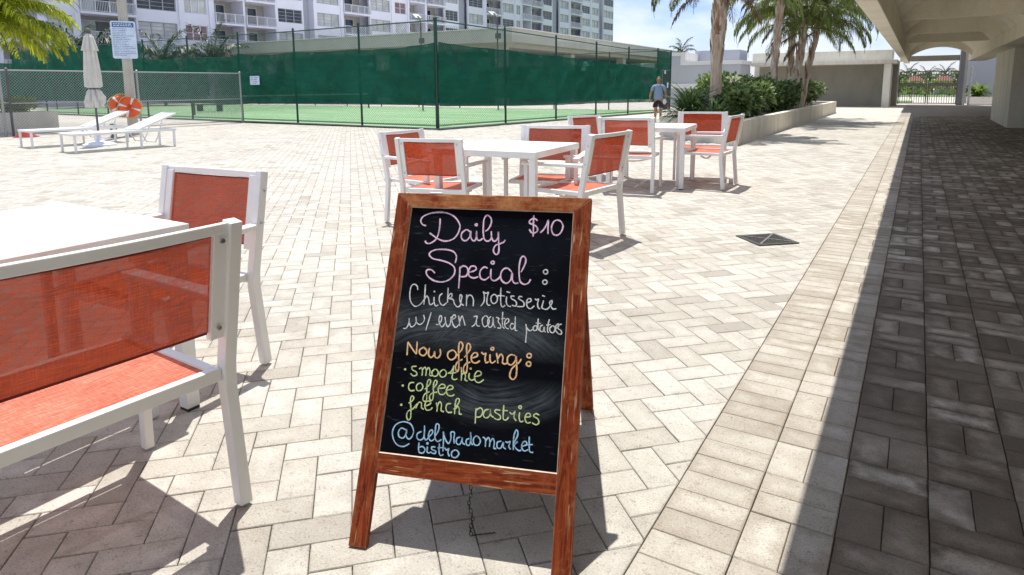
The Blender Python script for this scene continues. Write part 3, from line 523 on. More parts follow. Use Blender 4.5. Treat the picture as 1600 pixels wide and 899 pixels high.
for a in range(-330, 330):
    for b in range(-330, 330):
        s = (a+b) % 4
        if s == 0: cell = (a, b, 2, 1)
        elif s == 2: cell = (a, b, 1, 2)
        else: continue
        p = P0+(a+cell[2]/2)*PW; q = Q0+(b+cell[3]/2)*PW
        x = (p-q)*S2; y = (p+q)*S2
        if x > XB0+0.12 or not near(x, y) or y > 24: continue
        if x < -12.4 and y > 15.4: continue
        if x < -12.0 and y > 15.9: continue
        cs = [(P0+(a+i)*PW, Q0+(b+j)*PW) for i, j in ((0, 0), (cell[2], 0), (cell[2], cell[3]), (0, cell[3]))]
        poly = clipx([((p_-q_)*S2, (p_+q_)*S2) for p_, q_ in cs], XB0)
        if len(poly) < 3 or area(poly) < 0.0012: continue
        field.append(poly)
for k in range(-20, 260):
    y0 = 1.668+k*PW
    if near(-0.45, y0): border.append([(XB0, y0), (XB1, y0), (XB1, y0+PW), (XB0, y0+PW)])
for i in range(0, 42):
    for k in range(-16, 140):
        x0 = XB1+i*PL; y0 = 1.668+k*PL
        if not near(x0+.1, y0+.1) or x0 > 8.5: continue
        if (i+k) % 2 == 0: walk += [[(x0, y0), (x0+PW, y0), (x0+PW, y0+PL), (x0, y0+PL)], [(x0+PW, y0), (x0+PL, y0), (x0+PL, y0+PL), (x0+PW, y0+PL)]]
        else: walk += [[(x0, y0), (x0+PL, y0), (x0+PL, y0+PW), (x0, y0+PW)], [(x0, y0+PW), (x0+PL, y0+PW), (x0+PL, y0+PL), (x0, y0+PL)]]
border += [p for p in walk if max(q[0] for q in p) < XB1+PL+.001]; walk = [p for p in walk if max(q[0] for q in p) >= XB1+PL+.001]  # sunlit first walkway column gets the lighter stones, its light painted in
# the drain grate takes the place of some stones
DR = [(-1.198, 5.495), (-0.979, 5.303), (-0.719, 5.561), (-0.966, 5.79)]
DCX, DCY = -0.9655, 5.54
def in_drain(p):
    x, y = sum(q[0] for q in p)/len(p)-DCX, sum(q[1] for q in p)/len(p)-DCY; a = -RAD(43)
    return max(abs(x*math.cos(a)-y*math.sin(a)), abs(x*math.sin(a)+y*math.cos(a))) < .05
field = [p for p in field if not in_drain(p)]
def lay(polys, name, bed_rect, mi, ms, zbed=-0.013):
    bm_ = MB(); x0, x1, y0, y1 = bed_rect; bm_.add([(x0, y0, zbed), (x1, y0, zbed), (x1, y1, zbed), (x0, y1, zbed)], [(0, 1, 2, 3)])
    bed = struct(bm_.build(name, M['sand']))
    key = []
    for p in polys:
        cx = sum(q[0] for q in p)/len(p); cy = sum(q[1] for q in p)/len(p)
        d = visible(cx, cy); key.append((d if d else 1e3, p))
    key.sort(key=lambda t: t[0])
    shared = {}
    for n_, (d, p) in enumerate(key[:300]):
        cx = sum(q[0] for q in p)/len(p); cy = sum(q[1] for q in p)/len(p)
        loc = [(q[0]-cx, q[1]-cy) for q in p]
        sig = tuple(round(c, 3) for q in loc for c in q)+(n_ % 5,)
        if sig not in shared:
            mb = MB(); stone(mb, loc, rng); shared[sig] = mb.mesh('paver', mi)
        obj('paver', shared[sig], bed, loc=(cx, cy, 0))
    mb = MB()
    for d, p in key[300:]: stone(mb, p, rng, deep=d < 9 or d == 1e3)
    rest = mb.build('paver_field', ms, bed); rest['kind'] = 'stuff'
    return bed
lay(field, 'courtyard_paving', (-60, XB0, -30, 60), M['pave_i'], M['pave_s'])
lay(border, 'paving_border', (XB0, XB1+PL, -30, 60), M['bord_i'], M['bord_s'])
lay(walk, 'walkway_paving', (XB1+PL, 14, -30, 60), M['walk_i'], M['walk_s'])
# beyond the stones: sheets with the joint pattern in the material
def far_mat(name, c1, c2, mort, rot):
    m, t, b = newmat(name); g = N(t, 'ShaderNodeNewGeometry').outputs['Position']
    mpn = N(t, 'ShaderNodeMapping'); mpn.inputs['Rotation'].default_value = (0, 0, rot); t.links.new(g, mpn.inputs[0])
    br = N(t, 'ShaderNodeTexBrick'); br.inputs['Scale'].default_value = 1.0; br.inputs['Brick Width'].default_value = PL; br.inputs['Row Height'].default_value = PW
    br.inputs['Mortar Size'].default_value = 0.004; br.inputs['Color1'].default_value = (*c1, 1); br.inputs['Color2'].default_value = (*c2, 1); br.inputs['Mortar'].default_value = (*mort, 1)
    t.links.new(mpn.outputs[0], br.inputs['Vector'])
    c = mixc(t, 0.7, br.outputs[0], ramp(t, noise(t, g, 0.8, 5, .6), [(0.3, (0.78, 0.77, 0.75)), (0.7, (1.08, 1.08, 1.08))]), 'MULTIPLY')
    t.links.new(c, b.inputs['Base Color']); b.inputs['Roughness'].default_value = 0.9; return m
M['far_a'] = far_mat('far_paving_cream', (0.50, 0.475, 0.42), (0.55, 0.525, 0.47), (0.32, 0.295, 0.25), RAD(45))
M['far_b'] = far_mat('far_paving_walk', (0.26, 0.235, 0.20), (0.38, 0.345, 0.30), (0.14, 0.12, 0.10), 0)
fa, fb = MB(), MB()
for i in range(-60, 14):
    for j in range(-30, 60):
        if (i, j) in NEAR and j < 24: continue
        for mb, xa, xb in ((fa, -60, XB0), (fb, XB0, 14)):
            x0, x1 = max(i, xa), min(i+1, xb)
            if x1 <= x0: continue
            mb.add([(x0, j, -0.002), (x1, j, -0.002), (x1, j+1, -0.002), (x0, j+1, -0.002)], [(0, 1, 2, 3)])
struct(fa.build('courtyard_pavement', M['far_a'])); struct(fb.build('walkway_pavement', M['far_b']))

# drain
dt = thing('drain_grate', 'square cast iron drain grate with a worn cross set in the pale herringbone paving', 'drain', (DCX, DCY, 0.0095), RAD(43))
g = MB(); g.box(-.174, .174, -.174, .174, -.020, -.0075); g.build('backing', M['kerb'], dt)
g = MB()
for a, b, c, d in ((-.175, .175, -.175, -.15), (-.175, .175, .15, .175), (-.175, -.15, -.15, .15), (.15, .175, -.15, .15)): g.box(a, b, c, d, -.022, .001)
g.build('frame', M['grate'], dt, bevel=.001)
for k in range(13):
    x = -.138+k*.023; g = MB(); g.box(x-.005, x+.005, -.15, .15, -.008, .0005); g.build('bar', M['grate'], dt)
g = MB(); g.beam((-.15, -.15, .0022), (.15, .15, .0022), .016, .004); g.beam((-.15, .15, .0028), (.15, -.15, .0028), .014, .004); g.build('cross_bar', M['grate_bar'], dt)

# ------------------------------------------------------------------ chalkboard sign
BW, BL, ST, RB0, RB1, TP = 0.6142, 1.0193, 0.0515, 0.197, 0.2508, 0.0448
TA, TB = 0.4478, RAD(27.2)
sg = thing('chalkboard_sign', 'wooden A frame chalkboard with the daily special written in coloured chalk', 'chalkboard sign', (-1.247, 1.1606, 0), 0.3285)
RF = (-TA, 0, 0)
def fpart(name, poly, d0, d1, mt, rot=RF, loc=(0, 0, 0), bev=0.0016, par=sg):
    mb = MB(); n = len(poly)
    vs = [(a, d0, b) for a, b in poly]+[(a, d1, b) for a, b in poly]
    fs = [tuple(range(n)), tuple(range(2*n-1, n-1, -1))]+[((i+1) % n, i, n+i, n+(i+1) % n) for i in range(n)]
    mb.add(vs, fs); return obj(name, mb.mesh(name, mt), par, bev, loc, rot)
e = 0.0004
for side in (0, 1):
    P_ = lambda pts: pts if not side else [(BW-a, b) for a, b in pts][::-1]
    fpart('stile', P_([(0, 0.006), (ST, 0.006), (ST, BL-TP-e), (0, BL-e)]), 0, .021, M['wood_z'])
fpart('top_rail', [(e, BL), (ST+e, BL-TP), (BW-ST-e, BL-TP), (BW-e, BL)], 0, .021, M['wood_top'])
fpart('bottom_rail', [(ST, RB0), (BW-ST, RB0), (BW-ST, RB1), (ST, RB1)], .0015, .020, M['wood_x'])
panel = fpart('chalk_panel', [(ST-.004, RB1-.004), (BW-ST+.004, RB1-.004), (BW-ST+.004, BL-TP+.004), (ST-.004, BL-TP+.004)], .005, .012, M['slate'], bev=0)
# pale bead round the panel, painting the inner lip's highlight
mb = MB()
for a0, a1, b0, b1 in ((ST, ST+.0035, RB1, BL-TP), (BW-ST-.0035, BW-ST, RB1, BL-TP), (ST, BW-ST, RB1, RB1+.0035), (ST, BW-ST, BL-TP-.0035, BL-TP)):
    mb.add([(a0, .0012, b0), (a1, .0049, b0) if a1-a0 < .01 else (a1, .0012, b0), (a1, .0049, b1), (a0, .0012, b1)] if a1-a0 < .01 else [(a0, .0012, b0), (a1, .0012, b0), (a1, .0049, b1), (a0, .0049, b1)], [(0, 1, 2, 3)])
M['bead'] = mat('lip_highlight_wood', (0.60, 0.44, 0.32), 0.6, 0.3, 40)
# (the bead is the bevelled inner lip of the frame, its highlight put into the colour)
mb = MB()
mb.add([(ST, .001, RB1), (BW-ST, .001, RB1), (BW-ST-.0018, .0049, RB1+.0028), (ST+.0018, .0049, RB1+.0028)], [(0, 1, 2, 3)])
mb.add([(BW-ST, .001, RB1), (BW-ST, .001, BL-TP), (BW-ST-.0018, .0049, BL-TP-.0018), (BW-ST-.0018, .0049, RB1+.0028)], [(0, 1, 2, 3)])
mb.add([(BW-ST, .001, BL-TP), (ST, .001, BL-TP), (ST+.0018, .0049, BL-TP-.0018), (BW-ST-.0018, .0049, BL-TP-.0018)], [(0, 1, 2, 3)])
mb.add([(ST, .001, BL-TP), (ST, .001, RB1), (ST+.0018, .0049, RB1+.0028), (ST+.0018, .0049, BL-TP-.0018)], [(0, 1, 2, 3)])
obj('lip_highlight', mb.mesh('lip_highlight', M['bead']), sg, 0, None, RF)
def smooth(pts, sub=6):
    if len(pts) < 3: return pts
    closed = pts[0] == pts[-1]; out = []; n = len(pts)
    for i in range(n-1):
        p1, p2 = pts[i], pts[i+1]
        p0 = pts[i-1] if i > 0 else (pts[-2] if closed else p1); p3 = pts[i+2] if i+2 < n else (pts[1] if closed else p2)
        for k in range(sub):
            t = k/sub; out.append(tuple(.5*(2*p1[j]+(p2[j]-p0[j])*t+(2*p0[j]-5*p1[j]+4*p2[j]-p3[j])*t*t+(3*p1[j]-p0[j]-3*p2[j]+p3[j])*t**3) for j in (0, 1)))
    out.append(pts[-1]); return out
NAMES = {'Daily': 'heading', 'Special': 'heading', '$10': 'price'}
def ribbon(mb, pts, w, y):
    n = len(pts); L_, R_ = [], []
    for i in range(n):
        a = pts[max(0, i-1)]; b = pts[min(n-1, i+1)]; dx, dy = b[0]-a[0], b[1]-a[1]; l = math.hypot(dx, dy) or 1
        ww = w*(0.5 if n > 4 else .5)*(.86+.26*(.5+.5*math.sin(i*.37+len(pts))))*random.uniform(.88, 1.10)*(0.75 if i in (0, n-1) else 1); nx, ny = -dy/l*ww, dx/l*ww
        L_.append((pts[i][0]+nx, y, pts[i][1]+ny)); R_.append((pts[i][0]-nx, y, pts[i][1]-ny))
    mb.add(L_+R_, [(n+i, n+i+1, i+1, i) for i in range(n-1)])
for word, colr, data in WRITING:
    mb = MB(); lay_ = 0
    for st in data.split('|'):
        pts = [tuple(float(c)/1e4 for c in p.split(',')) for p in st.split()]
        w_ = {'pink': .0045, 'white': .0035, 'orange': .0043, 'green': .0036, 'blue': .0036}[colr]
        if word == 'roasted' or word == 'oasted': w_ = .0032
        lay_ += 1; ribbon(mb, smooth(pts), w_, .0044-.00004*lay_)
    obj('chalk_lettering', mb.mesh('chalk_lettering', CH[colr]), panel)
# rear frame
RR = (TB, 0, 0); yb = BL*math.sin(TA)+.022+(BL*math.cos(TA))*math.tan(TB); BL2 = BL*math.cos(TA)/math.cos(TB); RL = (0, yb, 0)
XI = .030
for side in (0, 1):
    P_ = lambda pts: [(a+XI, b) for a, b in pts] if not side else [(BW-XI-a, b) for a, b in pts][::-1]
    fpart('stile', P_([(.002, 0.012), (ST, 0.012), (ST, BL2-TP), (.002, BL2-.004)]), -.021, 0, M['wood_z'], RR, RL)
fpart('top_rail', [(XI+.003, BL2-.004), (XI+ST, BL2-TP), (BW-XI-ST, BL2-TP), (BW-XI-.003, BL2-.004)], -.021, 0, M['wood_x'], RR, RL)
fpart('bottom_rail', [(XI+ST, RB0), (BW-XI-ST, RB0), (BW-XI-ST, RB1), (XI+ST, RB1)], -.020, -.002, M['wood_x'], RR, RL)
fpart('rear_panel', [(XI+ST-.004, RB1-.004), (BW-XI-ST+.004, RB1-.004), (BW-XI-ST+.004, BL2-TP+.004), (XI+ST-.004, BL2-TP+.004)], -.013, -.006, M['slate'], RR, RL, bev=0)
for a in (.12, BW-.12):
    mb = MB(); yh, zh = BL*math.sin(TA)+.016, BL*math.cos(TA)-.006
    mb.box(a-.02, a+.02, yh-.012, yh+.022, zh-.001, zh+.0015); mb.tube([(a-.02, yh+.005, zh+.003), (a+.02, yh+.005, zh+.003)], .004, 8); mb.build('hinge', M['steel'], sg)
# retaining chain hanging from the bottom rail to the ground
mb = MB(); k = 0; z = RB0*math.cos(TA)-.004
while z > 0.004:
    cx, cy = .322+.004*math.sin(k*.9), .098+.0012*k
    pts = []
    for q in range(9):
        t = q*math.pi/4; w_, h_ = .0045*math.cos(t), .008*math.sin(t)
        pts.append((cx+(w_ if k % 2 else 0), cy+(0 if k % 2 else w_), z+h_))
    mb.tube(pts, .0013, 5, cap=False); z -= .0125; k += 1
for q in range(6): mb.tube([(.322+.010*q, .117+.004*q, .003), (.328+.010*q, .119+.004*q, .005), (.331+.010*q, .121+.004*q, .003)], .0018, 5)
M['chain'] = mat('dark_chain', (0.05, 0.045, 0.04), 0.5, 0.2, 30, metal=0.6); mb.build('chain', M['chain'], sg)

# ------------------------------------------------------------------ tables
def make_table(label, cx, cy, rz, s=0.95, h=0.745):
    t = thing('patio_table', label, 'table', (cx, cy, 0), rz, 'white square patio tables'); a = s/2; w = (s-.012)/4
    for k in range(4):
        mb = MB(); x0 = -a+.006+k*w; mb.box(x0+.0034, x0+w-.0034, -a+.006, a-.006, h-.016, h); mb.build('plank', M['plank'], t, bevel=.0025)
    mb = MB()
    for x0, x1, y0, y1 in ((-a, a, -a, -a+.005), (-a, a, a-.005, a), (-a, -a+.005, -a+.0055, a-.0055), (a-.005, a, -a+.0055, a-.0055)): mb.box(x0, x1, y0, y1, h-.052, h-.002)
    mb.box(-a+.0055, a-.0055, -.045, .045, h-.034, h-.0165)
    mb.build('apron', M['white'], t, bevel=.0012)
    for sx in (-1, 1):
        for sy in (-1, 1):
            mb = MB(); x, y = sx*(a-.036), sy*(a-.036); mb.box(x-.027, x+.027, y-.027, y+.027, .012, h-.025); lg = mb.build('leg', M['white'], t, bevel=.003)
            mb = MB(); mb.box(x-.025, x+.025, y-.025, y+.025, 0, .012); mb.build('foot_pad', M['dark_gap'], lg)
    return t
make_table('square white slatted table at the left edge of the frame, nearest the camera', -2.810, .985, 0)
make_table('square white table in the middle, just behind the chalkboard', -3.0, 4.85, RAD(5))
make_table('square white table farthest away, by the planter of palms', -2.87, 8.154, RAD(8), .97)

# ------------------------------------------------------------------ chairs
HW, SY, SH, TOPZ = .290, .04, .41, .888
def upy(z): return SY+(-.05-SY)*(z-SH)/(TOPZ-SH) if z > SH else SY*z/SH
def make_chair(label):
    t = thing('patio_chair', label, 'chair', (0, 0, 0), 0, 'white framed chairs with red orange mesh slings')
    for s in (-1, 1):
        mb = MB(); mb.path([(s*HW, 0, .008), (s*HW, upy(SH-.03), SH-.03), (s*HW, upy(SH+.04), SH+.04), (s*HW, upy(TOPZ-.002), TOPZ-.002)], .042, .036, (1, 0, 0)); mb.build('rear_leg', M['white'], t, bevel=.004)
        mb = MB(); mb.path([(s*HW, .56, .008), (s*HW, .55, .40), (s*HW, .55, .626)], .034, .030, (1, 0, 0)); mb.build('front_leg', M['white'], t, bevel=.004)
        mb = MB(); mb.path([(s*HW*1.0, upy(.64)+.017, .645), (s*(HW+.004), .30, .640), (s*(HW+.004), .585, .632)], .050, .026); mb.build('armrest', M['white'], t, bevel=.005)
        mb = MB(); x = s*(HW-.021-.0145)
        mb.path([(x, upy(.540)+.004, .540), (x, upy(.866)+.004, .866)], .024, .040, (1, 0, 0)); bar = mb.build('sling_bar', M['white'], t, bevel=.003)
        for z in (.575, .835):
            mb = MB(); y = upy(z)-.016; mb.tube([(x, y-.003, z), (x, y+.002, z)], [.0065, .0075], 10); mb.build('screw', M['steel'], bar)
        for z in (.66, .80):
            mb = MB(); y = upy(z); mb.tube([(s*(HW+.0195), y, z), (s*(HW+.0235), y, z)], [.006, .0045], 10); mb.build('screw', M['steel'], bar)
    mb = MB(); ps = [(-(HW-.018)+2*(HW-.018)*i/8, upy(.872)+.004-.016*math.sin(math.pi*i/8), .868) for i in range(9)]; mb.path(ps, .020, .030); mb.build('top_rail', M['white'], t, bevel=.003)
    # back sling
    mb = MB(); X = HW-.021-.026; nx, nz = 12, 6; vs = []
    for j in range(nz+1):
        z = .562+(.850-.562)*j/nz
        for i in range(nx+1):
            x = -X+2*X*i/nx; vs.append((x, upy(z)+.006-.012*math.sin(math.pi*i/nx), z-.004*math.sin(math.pi*i/nx)*(1 if j == nz else -1 if j == 0 else 0)))
    mb.add(vs, [(j*(nx+1)+i, j*(nx+1)+i+1, (j+1)*(nx+1)+i+1, (j+1)*(nx+1)+i) for j in range(nz) for i in range(nx)])
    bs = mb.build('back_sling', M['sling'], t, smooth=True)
    mb = MB()
    for s in (-1, 1): mb.path([(s*(X-.006), upy(.562)+.0045, .560), (s*(X-.006), upy(.852)+.0045, .852)], .014, .004, (1, 0, 0))
    mb.path([(-X+.013, upy(.851)+.004, .8505), (0, upy(.851)-.008, .847), (X-.013, upy(.851)+.004, .8505)], .004, .006)
    mb.path([(-X+.013, upy(.561)+.004, .5615), (0, upy(.561)-.008, .565), (X-.013, upy(.561)+.004, .5615)], .004, .006)
    mb.build('hem', M['hem'], bs)
    # seat
    mb = MB(); z0, z1 = .405, .438
    mb.box(-HW+.0185, HW-.0185, .030, .058, z0-.006, z1)
    mb.build('seat_rail', M['white'], t, bevel=.003)
    mb = MB(); mb.box(-HW+.0185, HW-.0185, .512, .538, z0, z1-.001); mb.build('seat_rail', M['white'], t, bevel=.003)
    for s in (-1, 1):
        mb = MB(); x0, x1 = sorted((s*(HW-.019), s*(HW-.048))); mb.box(x0, x1, .0585, .5115, z0, z1-.0005); mb.build('side_rail', M['white'], t, bevel=.003)
    mb = MB(); nx, ny = 10, 8; X = HW-.050; vs = []
    for j in range(ny+1):
        y = .062+(.508-.062)*j/ny
        for i in range(nx+1): vs.append((-X+2*X*i/nx, y, .432-.014*math.sin(math.pi*i/nx)*(.6+.4*math.sin(math.pi*j/ny))))
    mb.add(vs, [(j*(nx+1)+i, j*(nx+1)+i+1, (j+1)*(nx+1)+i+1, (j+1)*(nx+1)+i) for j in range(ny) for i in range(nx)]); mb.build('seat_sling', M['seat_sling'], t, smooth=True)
    mb = MB(); mb.path([(-HW+.03+2*(HW-.03)*i/10, .285, .398-.055*math.sin(math.pi*i/10)) for i in range(11)], .018, .018); mb.build('stretcher', M['white'], t, bevel=.002)
    return t
CH_ = [  # label, rear-feet midpoint, facing
 ('nearest white and red chair, its back to us at the left edge of the frame', (-1.676, .829), (-.9987, .051)),
 ('white and red chair at the far end of the nearest table, facing the camera', (-2.775, 1.83), (.092, -.996)),
 ('white and red chair with its back to us, just behind the chalkboard top', (-3.35, 4.22), (-.25, .97)),
 ('white and red chair right of the middle table, its leg foot shadow beside the chalkboard', (-2.085, 4.84), (-.992, .10)),
 ('white and red chair left of the middle table, half hidden by the chair before it', (-4.15, 4.84), (.998, -.06)),
 ('white and red chair on the far side of the middle table, half below the tabletop', (-2.88, 5.48), (.26, -.966)),
 ('white and red chair on the near side of the farthest table, its back to us', (-2.865, 7.25), (-.156, .988)),
 ('white and red chair left of the farthest table, small and nearest the court fence', (-3.92, 8.40), (.93, -.37)),
 ('white and red chair beyond the farthest table, in front of the spiky planter plants', (-2.50, 9.10), (.22, -.975)),
 ('white and red chair right of the farthest table, seen side on against the planter', (-1.911, 8.28), (-1, .02))]
proto = None
for lab, (x, y), (fx, fy) in CH_:
    c = make_chair(lab) if proto is None else copy_tree(proto)
    if proto is None: proto = c
    if (x, y) in ((-3.35, 4.22), (-4.15, 4.84), (-3.92, 8.40)): c.scale = (.95,)*3
    if x == -1.676: c.scale = (1.07, 1, 1)
    c['label'] = lab; c.location = (x, y, 0); c.rotation_euler = (0, 0, face_dir(fx, fy))

# ------------------------------------------------------------------ covered walkway on the right
cw = thing('covered_walkway', 'cream concrete covered walkway with arched vaulted ceiling over the shaded paving on the right', 'walkway canopy')
mb = MB(); mb.add([(-.637, -9, 2.1), (-.428, -9, 2.1), (-.428, -9, 2.56), (-.637, -9, 2.56), (-.637, 34, 2.1), (-.428, 34, 2.1), (-.428, 34, 2.56), (-.637, 34, 2.56)], [(0, 3, 2, 1), (4, 5, 6, 7), (0, 1, 5, 4), (1, 2, 6, 5), (2, 3, 7, 6), (3, 0, 4, 7)])
mb.build('fascia_beam', M['ceil'], cw, bevel=.01)
VX0, VX1, VZ, VR = -.426, 1.77, 2.54, .54
def arc(n=24, z0=VZ, rise=VR):
    c = (VX0+VX1)/2; h = (VX1-VX0)/2; R_ = (h*h+rise*rise)/(2*rise); zc = z0+rise-R_; a = math.asin(h/R_)
    return [(c+R_*math.sin(-a+2*a*i/n), zc+R_*math.cos(-a+2*a*i/n)) for i in range(n+1)]
A_ = arc()
mb = MB(); n = len(A_); vs = []
for y in (-9, 33.45):
    vs += [(x, y, z) for x, z in A_]; vs += [(x, y, 3.40) for x, z in A_]
fs = [(i+1, i, 2*n+i, 2*n+i+1) for i in range(n-1)]+[(n+i, n+i+1, 3*n+i+1, 3*n+i) for i in range(n-1)]
fs += [(i, i+1, n+i+1, n+i) for i in range(n-1)]+[(2*n+i+1, 2*n+i, 3*n+i, 3*n+i+1) for i in range(n-1)]
fs += [(0, n, 3*n, 2*n), (n-1, 3*n-1, 4*n-1, 2*n-1)]
mb.add(vs, fs); vt = mb.build('vault', M['ceil'], cw)
mb = MB(); mb.box(-.60, -.4275, -9, 34, 2.563, 3.3); mb.box(-.4275, -.40, -9, 33.4, 2.60, 3.3); mb.build('upstand', M['ceil'], cw)
mb = MB(); mb.box(VX1+.003, 9, -9, 38, 3.05, 3.40); mb.build('roof_slab', M['ceil'], cw)
y = 25.5; ribs = []
while y > -9:
    mb = MB(); Z = [(x, z+.02) for x, z in A_]; n = len(Z); vs = []
    for yy in (y-.07, y+.07): vs += [(x, yy, z) for x, z in Z]+[(x, yy, VZ-.004) for x, z in Z]
    fs = [(n+i, n+i+1, i+1, i) for i in range(n-1)]+[(3*n+i+1, 3*n+i, 2*n+i, 2*n+i+1) for i in range(n-1)]+[(n+i+1, n+i, 3*n+i, 3*n+i+1) for i in range(n-1)]
    mb.add(vs, fs); mb.build('cross_beam', M['ceil'], cw); y -= 4.7
mb = MB(); B_ = arc(24, 2.38, .37); n = len(B_); vs = []      # end arch, open below
for yy in (33.46, 33.85): vs += [(x, yy, z) for x, z in B_]+[(x, yy, 3.395) for x, z in B_]
mb.add(vs, [(i, i+1, n+i+1, n+i) for i in range(n-1)]+[(2*n+i+1, 2*n+i, 3*n+i, 3*n+i+1) for i in range(n-1)]+[(i+1, i, 2*n+i, 2*n+i+1) for i in range(n-1)]); mb.build('end_arch', M['ceil'], cw)
mb = MB(); mb.box(1.774, 2.42, -9, 36, 2.20, 3.04); mb.build('side_beam', M['ceil'], cw, bevel=.01)
for y0, y1, x0 in ((22.9, 27.9, 2.16), (11.0, 13.2, 2.45), (.2, 2.2, 2.45), (-8, -6.5, 2.45)):
    mb = MB(); mb.box(x0, 3.7, y0, y1, -.02, 2.198 if x0 < 2.4 else 3.04); mb.build('pier', M['stucco'], cw, bevel=.012)
mb = MB(); mb.box(8.3, 8.6, -9, 40, 0, 3.04); mb.box(2.43, 2.7, 27.92, 31, 0, 3.04); mb.build('back_and_shade_walls', M['stucco'], cw)  # first box: unseen wall added to keep the walkway's shade dark

# ------------------------------------------------------------------ far end: low wall, roof edge, gate
ew = thing('end_wall_building', 'taupe garden wall under a pale roof edge, closing the far end beside the gate', 'building')
mb = MB(); mb.box(-8.31, -1.66, 42.4, 42.8, 0, 2.30); mb.build('wall', M['endwall'], ew)
mb = MB(); mb.box(-8.31, -1.05, 39.95, 42.9, 2.27, 2.47); mb.build('roof_edge', M['planter'], ew, bevel=.01)
mb = MB(); mb.box(-8.31, -1.3, 40.3, 42.6, 2.473, 2.99); mb.build('parapet', M['stucco'], ew, bevel=.01)
mb = MB(); mb.box(-1.64, -1.30, 40.05, 43.0, 0, 2.268); mb.build('column', M['stucco'], ew, bevel=.01)
mb = MB(); mb.box(-1.297, -1.05, 42.6, 45.2, 0, 2.5); mb.build('jamb', M['endwall'], ew, bevel=.01)
mb = MB(); mb.tube([(-3.88, 41, 2.98), (-3.88, 41, 3.55)], .05, 8); mb.build('vent_pipe', M['kerb'], ew)
gw = thing('gate_portal', 'pale lintel and tall white pillar framing the metal gate at the end of the walkway', 'gateway')
mb = MB(); mb.box(-1.05, 1.86, 45.3, 45.8, 2.50, 2.80); mb.build('lintel', M['endwall'], gw)
mb = MB(); mb.box(1.86, 2.10, 45.0, 46.0, 0, 4.2); mb.box(7.6, 8.0, 34.8, 36, 0, 4.2); mb.build('pillar', M['wall_grey'], gw)
mb = MB(); mb.box(2.10, 2.22, 44.8, 45.6, 0, 4.2); mb.build('sunlit_edge_strip', M['white_far'], gw)  # white strip paints the sunlit edge of the grey pillar
mb = MB(); mb.box(-1.44, 9, 33.9, 45.2, 4.203, 4.45); mb.build('shade_slab', M['ceil'], gw)  # unseen slab, added overhead to shade the ground before the gate
mb = MB(); mb.tube([(2.42, 45.2, 0), (2.42, 45.2, 2.0)], .06, 8); mb.lathe([(.09, 2.0), (.09, 2.12), (.02, 2.18)], 8, 2.42, 45.2); mb.build('gate_post', M['white_far'], gw)
mb = MB(); mb.box(2.3, 9, 50, 50.4, 0, 4.2); mb.build('side_wall', M['wall_grey'], gw)
mb = MB(); mb.box(2.45, 4.2, 46.0, 46.3, 0, .10); mb.build('planting_kerb', M['cap'], gw)
mb = MB(); mb.box(2.45, 4.4, 47.6, 47.8, .0, .42); mb.build('planting_kerb', M['cap'], gw)
gt = thing('metal_gate', 'pale double leaf metal bar gate closing the far end of the walkway', 'gate', (0, 45.1, 0), 0)
for x0, x1 in ((-1.03, .39), (.43, 1.85)):
    mb = MB(); 
    for x in (x0+.03, x1-.03): mb.box(x-.03, x+.03, -.03, .03, .05, 1.92)
    lf = mb.build('gate_stile', M['gate_metal'], gt)
    for z in (.10, .62, 1.22, 1.90):
        mb = MB(); mb.box(x0+.062, x1-.062, -.02, .02, z-.025, z+.025); mb.build('gate_rail', M['gate_metal'], gt)
    nb = 11
    for k in range(nb):
        x = x0+.06+(x1-x0-.12)*(k+.5)/nb; mb = MB(); mb.box(x-.014, x+.014, -.012, .012, .126, 1.874); mb.build('gate_bar', M['gate_metal'], gt)
    mb = MB(); mb.box(x0+.064, x1-.064, -.006, .006, 1.06, 1.19); mb.build('lock_plate', M['galv'], gt)
struct_m = MB(); struct_m.add([(-14, 46.2, .002), (14, 46.2, .002), (14, 70, .002), (-14, 70, .002)], [(0, 1, 2, 3)]); struct(struct_m.build('path', M['far_pave']))
M['grass'] = mat('lawn', (0.10, 0.17, 0.05), 0.95, 0.3, 3); M['roof_red'] = mat('red_tiles', (0.16, 0.055, 0.04), 0.8, 0.2, 3)
lw = MB(); lw.add([(-60, 70, .004), (60, 70, .004), (60, 200, .004), (-60, 200, .004)], [(0, 1, 2, 3)]); lw.add([(-14, 49, .008), (-.3, 49, .008), (-.3, 56, .008), (-14, 56, .008)], [(0, 1, 2, 3)]); struct(lw.build('lawn', M['grass']))

# ------------------------------------------------------------------ white rendered building behind the person
wb = thing('rendered_building', 'low pale grey building with white coping and string course, behind the walking person', 'building')
mb = MB(); mb.box(-12.2, -8.33, 37.4, 39.9, 0, 2.34); mb.box(-12.2, -11.62, 37.402, 39.9, 2.343, 2.86); mb.build('wall', M['wall_white'], wb)
mb = MB(); mb.box(-11.35, -8.25, 37.34, 39.95, 2.343, 2.55); mb.box(-11.62, -11.35, 37.34, 39.95, 2.343, 3.06); mb.box(-12.28, -11.623, 37.34, 39.95, 2.863, 3.06); mb.build('coping', M['cap'], wb, bevel=.008)
mb = MB(); mb.box(-12.25, -8.28, 37.35, 37.398, 1.06, 1.32); mb.build('string_course', M['cap'], wb)
mb = MB(); mb.box(-11.55, -8.98, 39.97, 42, 2.3, 3.24); mb.build('upper_block', M['wall_grey'], wb)
mb = MB(); mb.box(-8.72, -6.2, 43, 45, 0, 3.12); mb.build('rear_block', M['stucco'], wb)

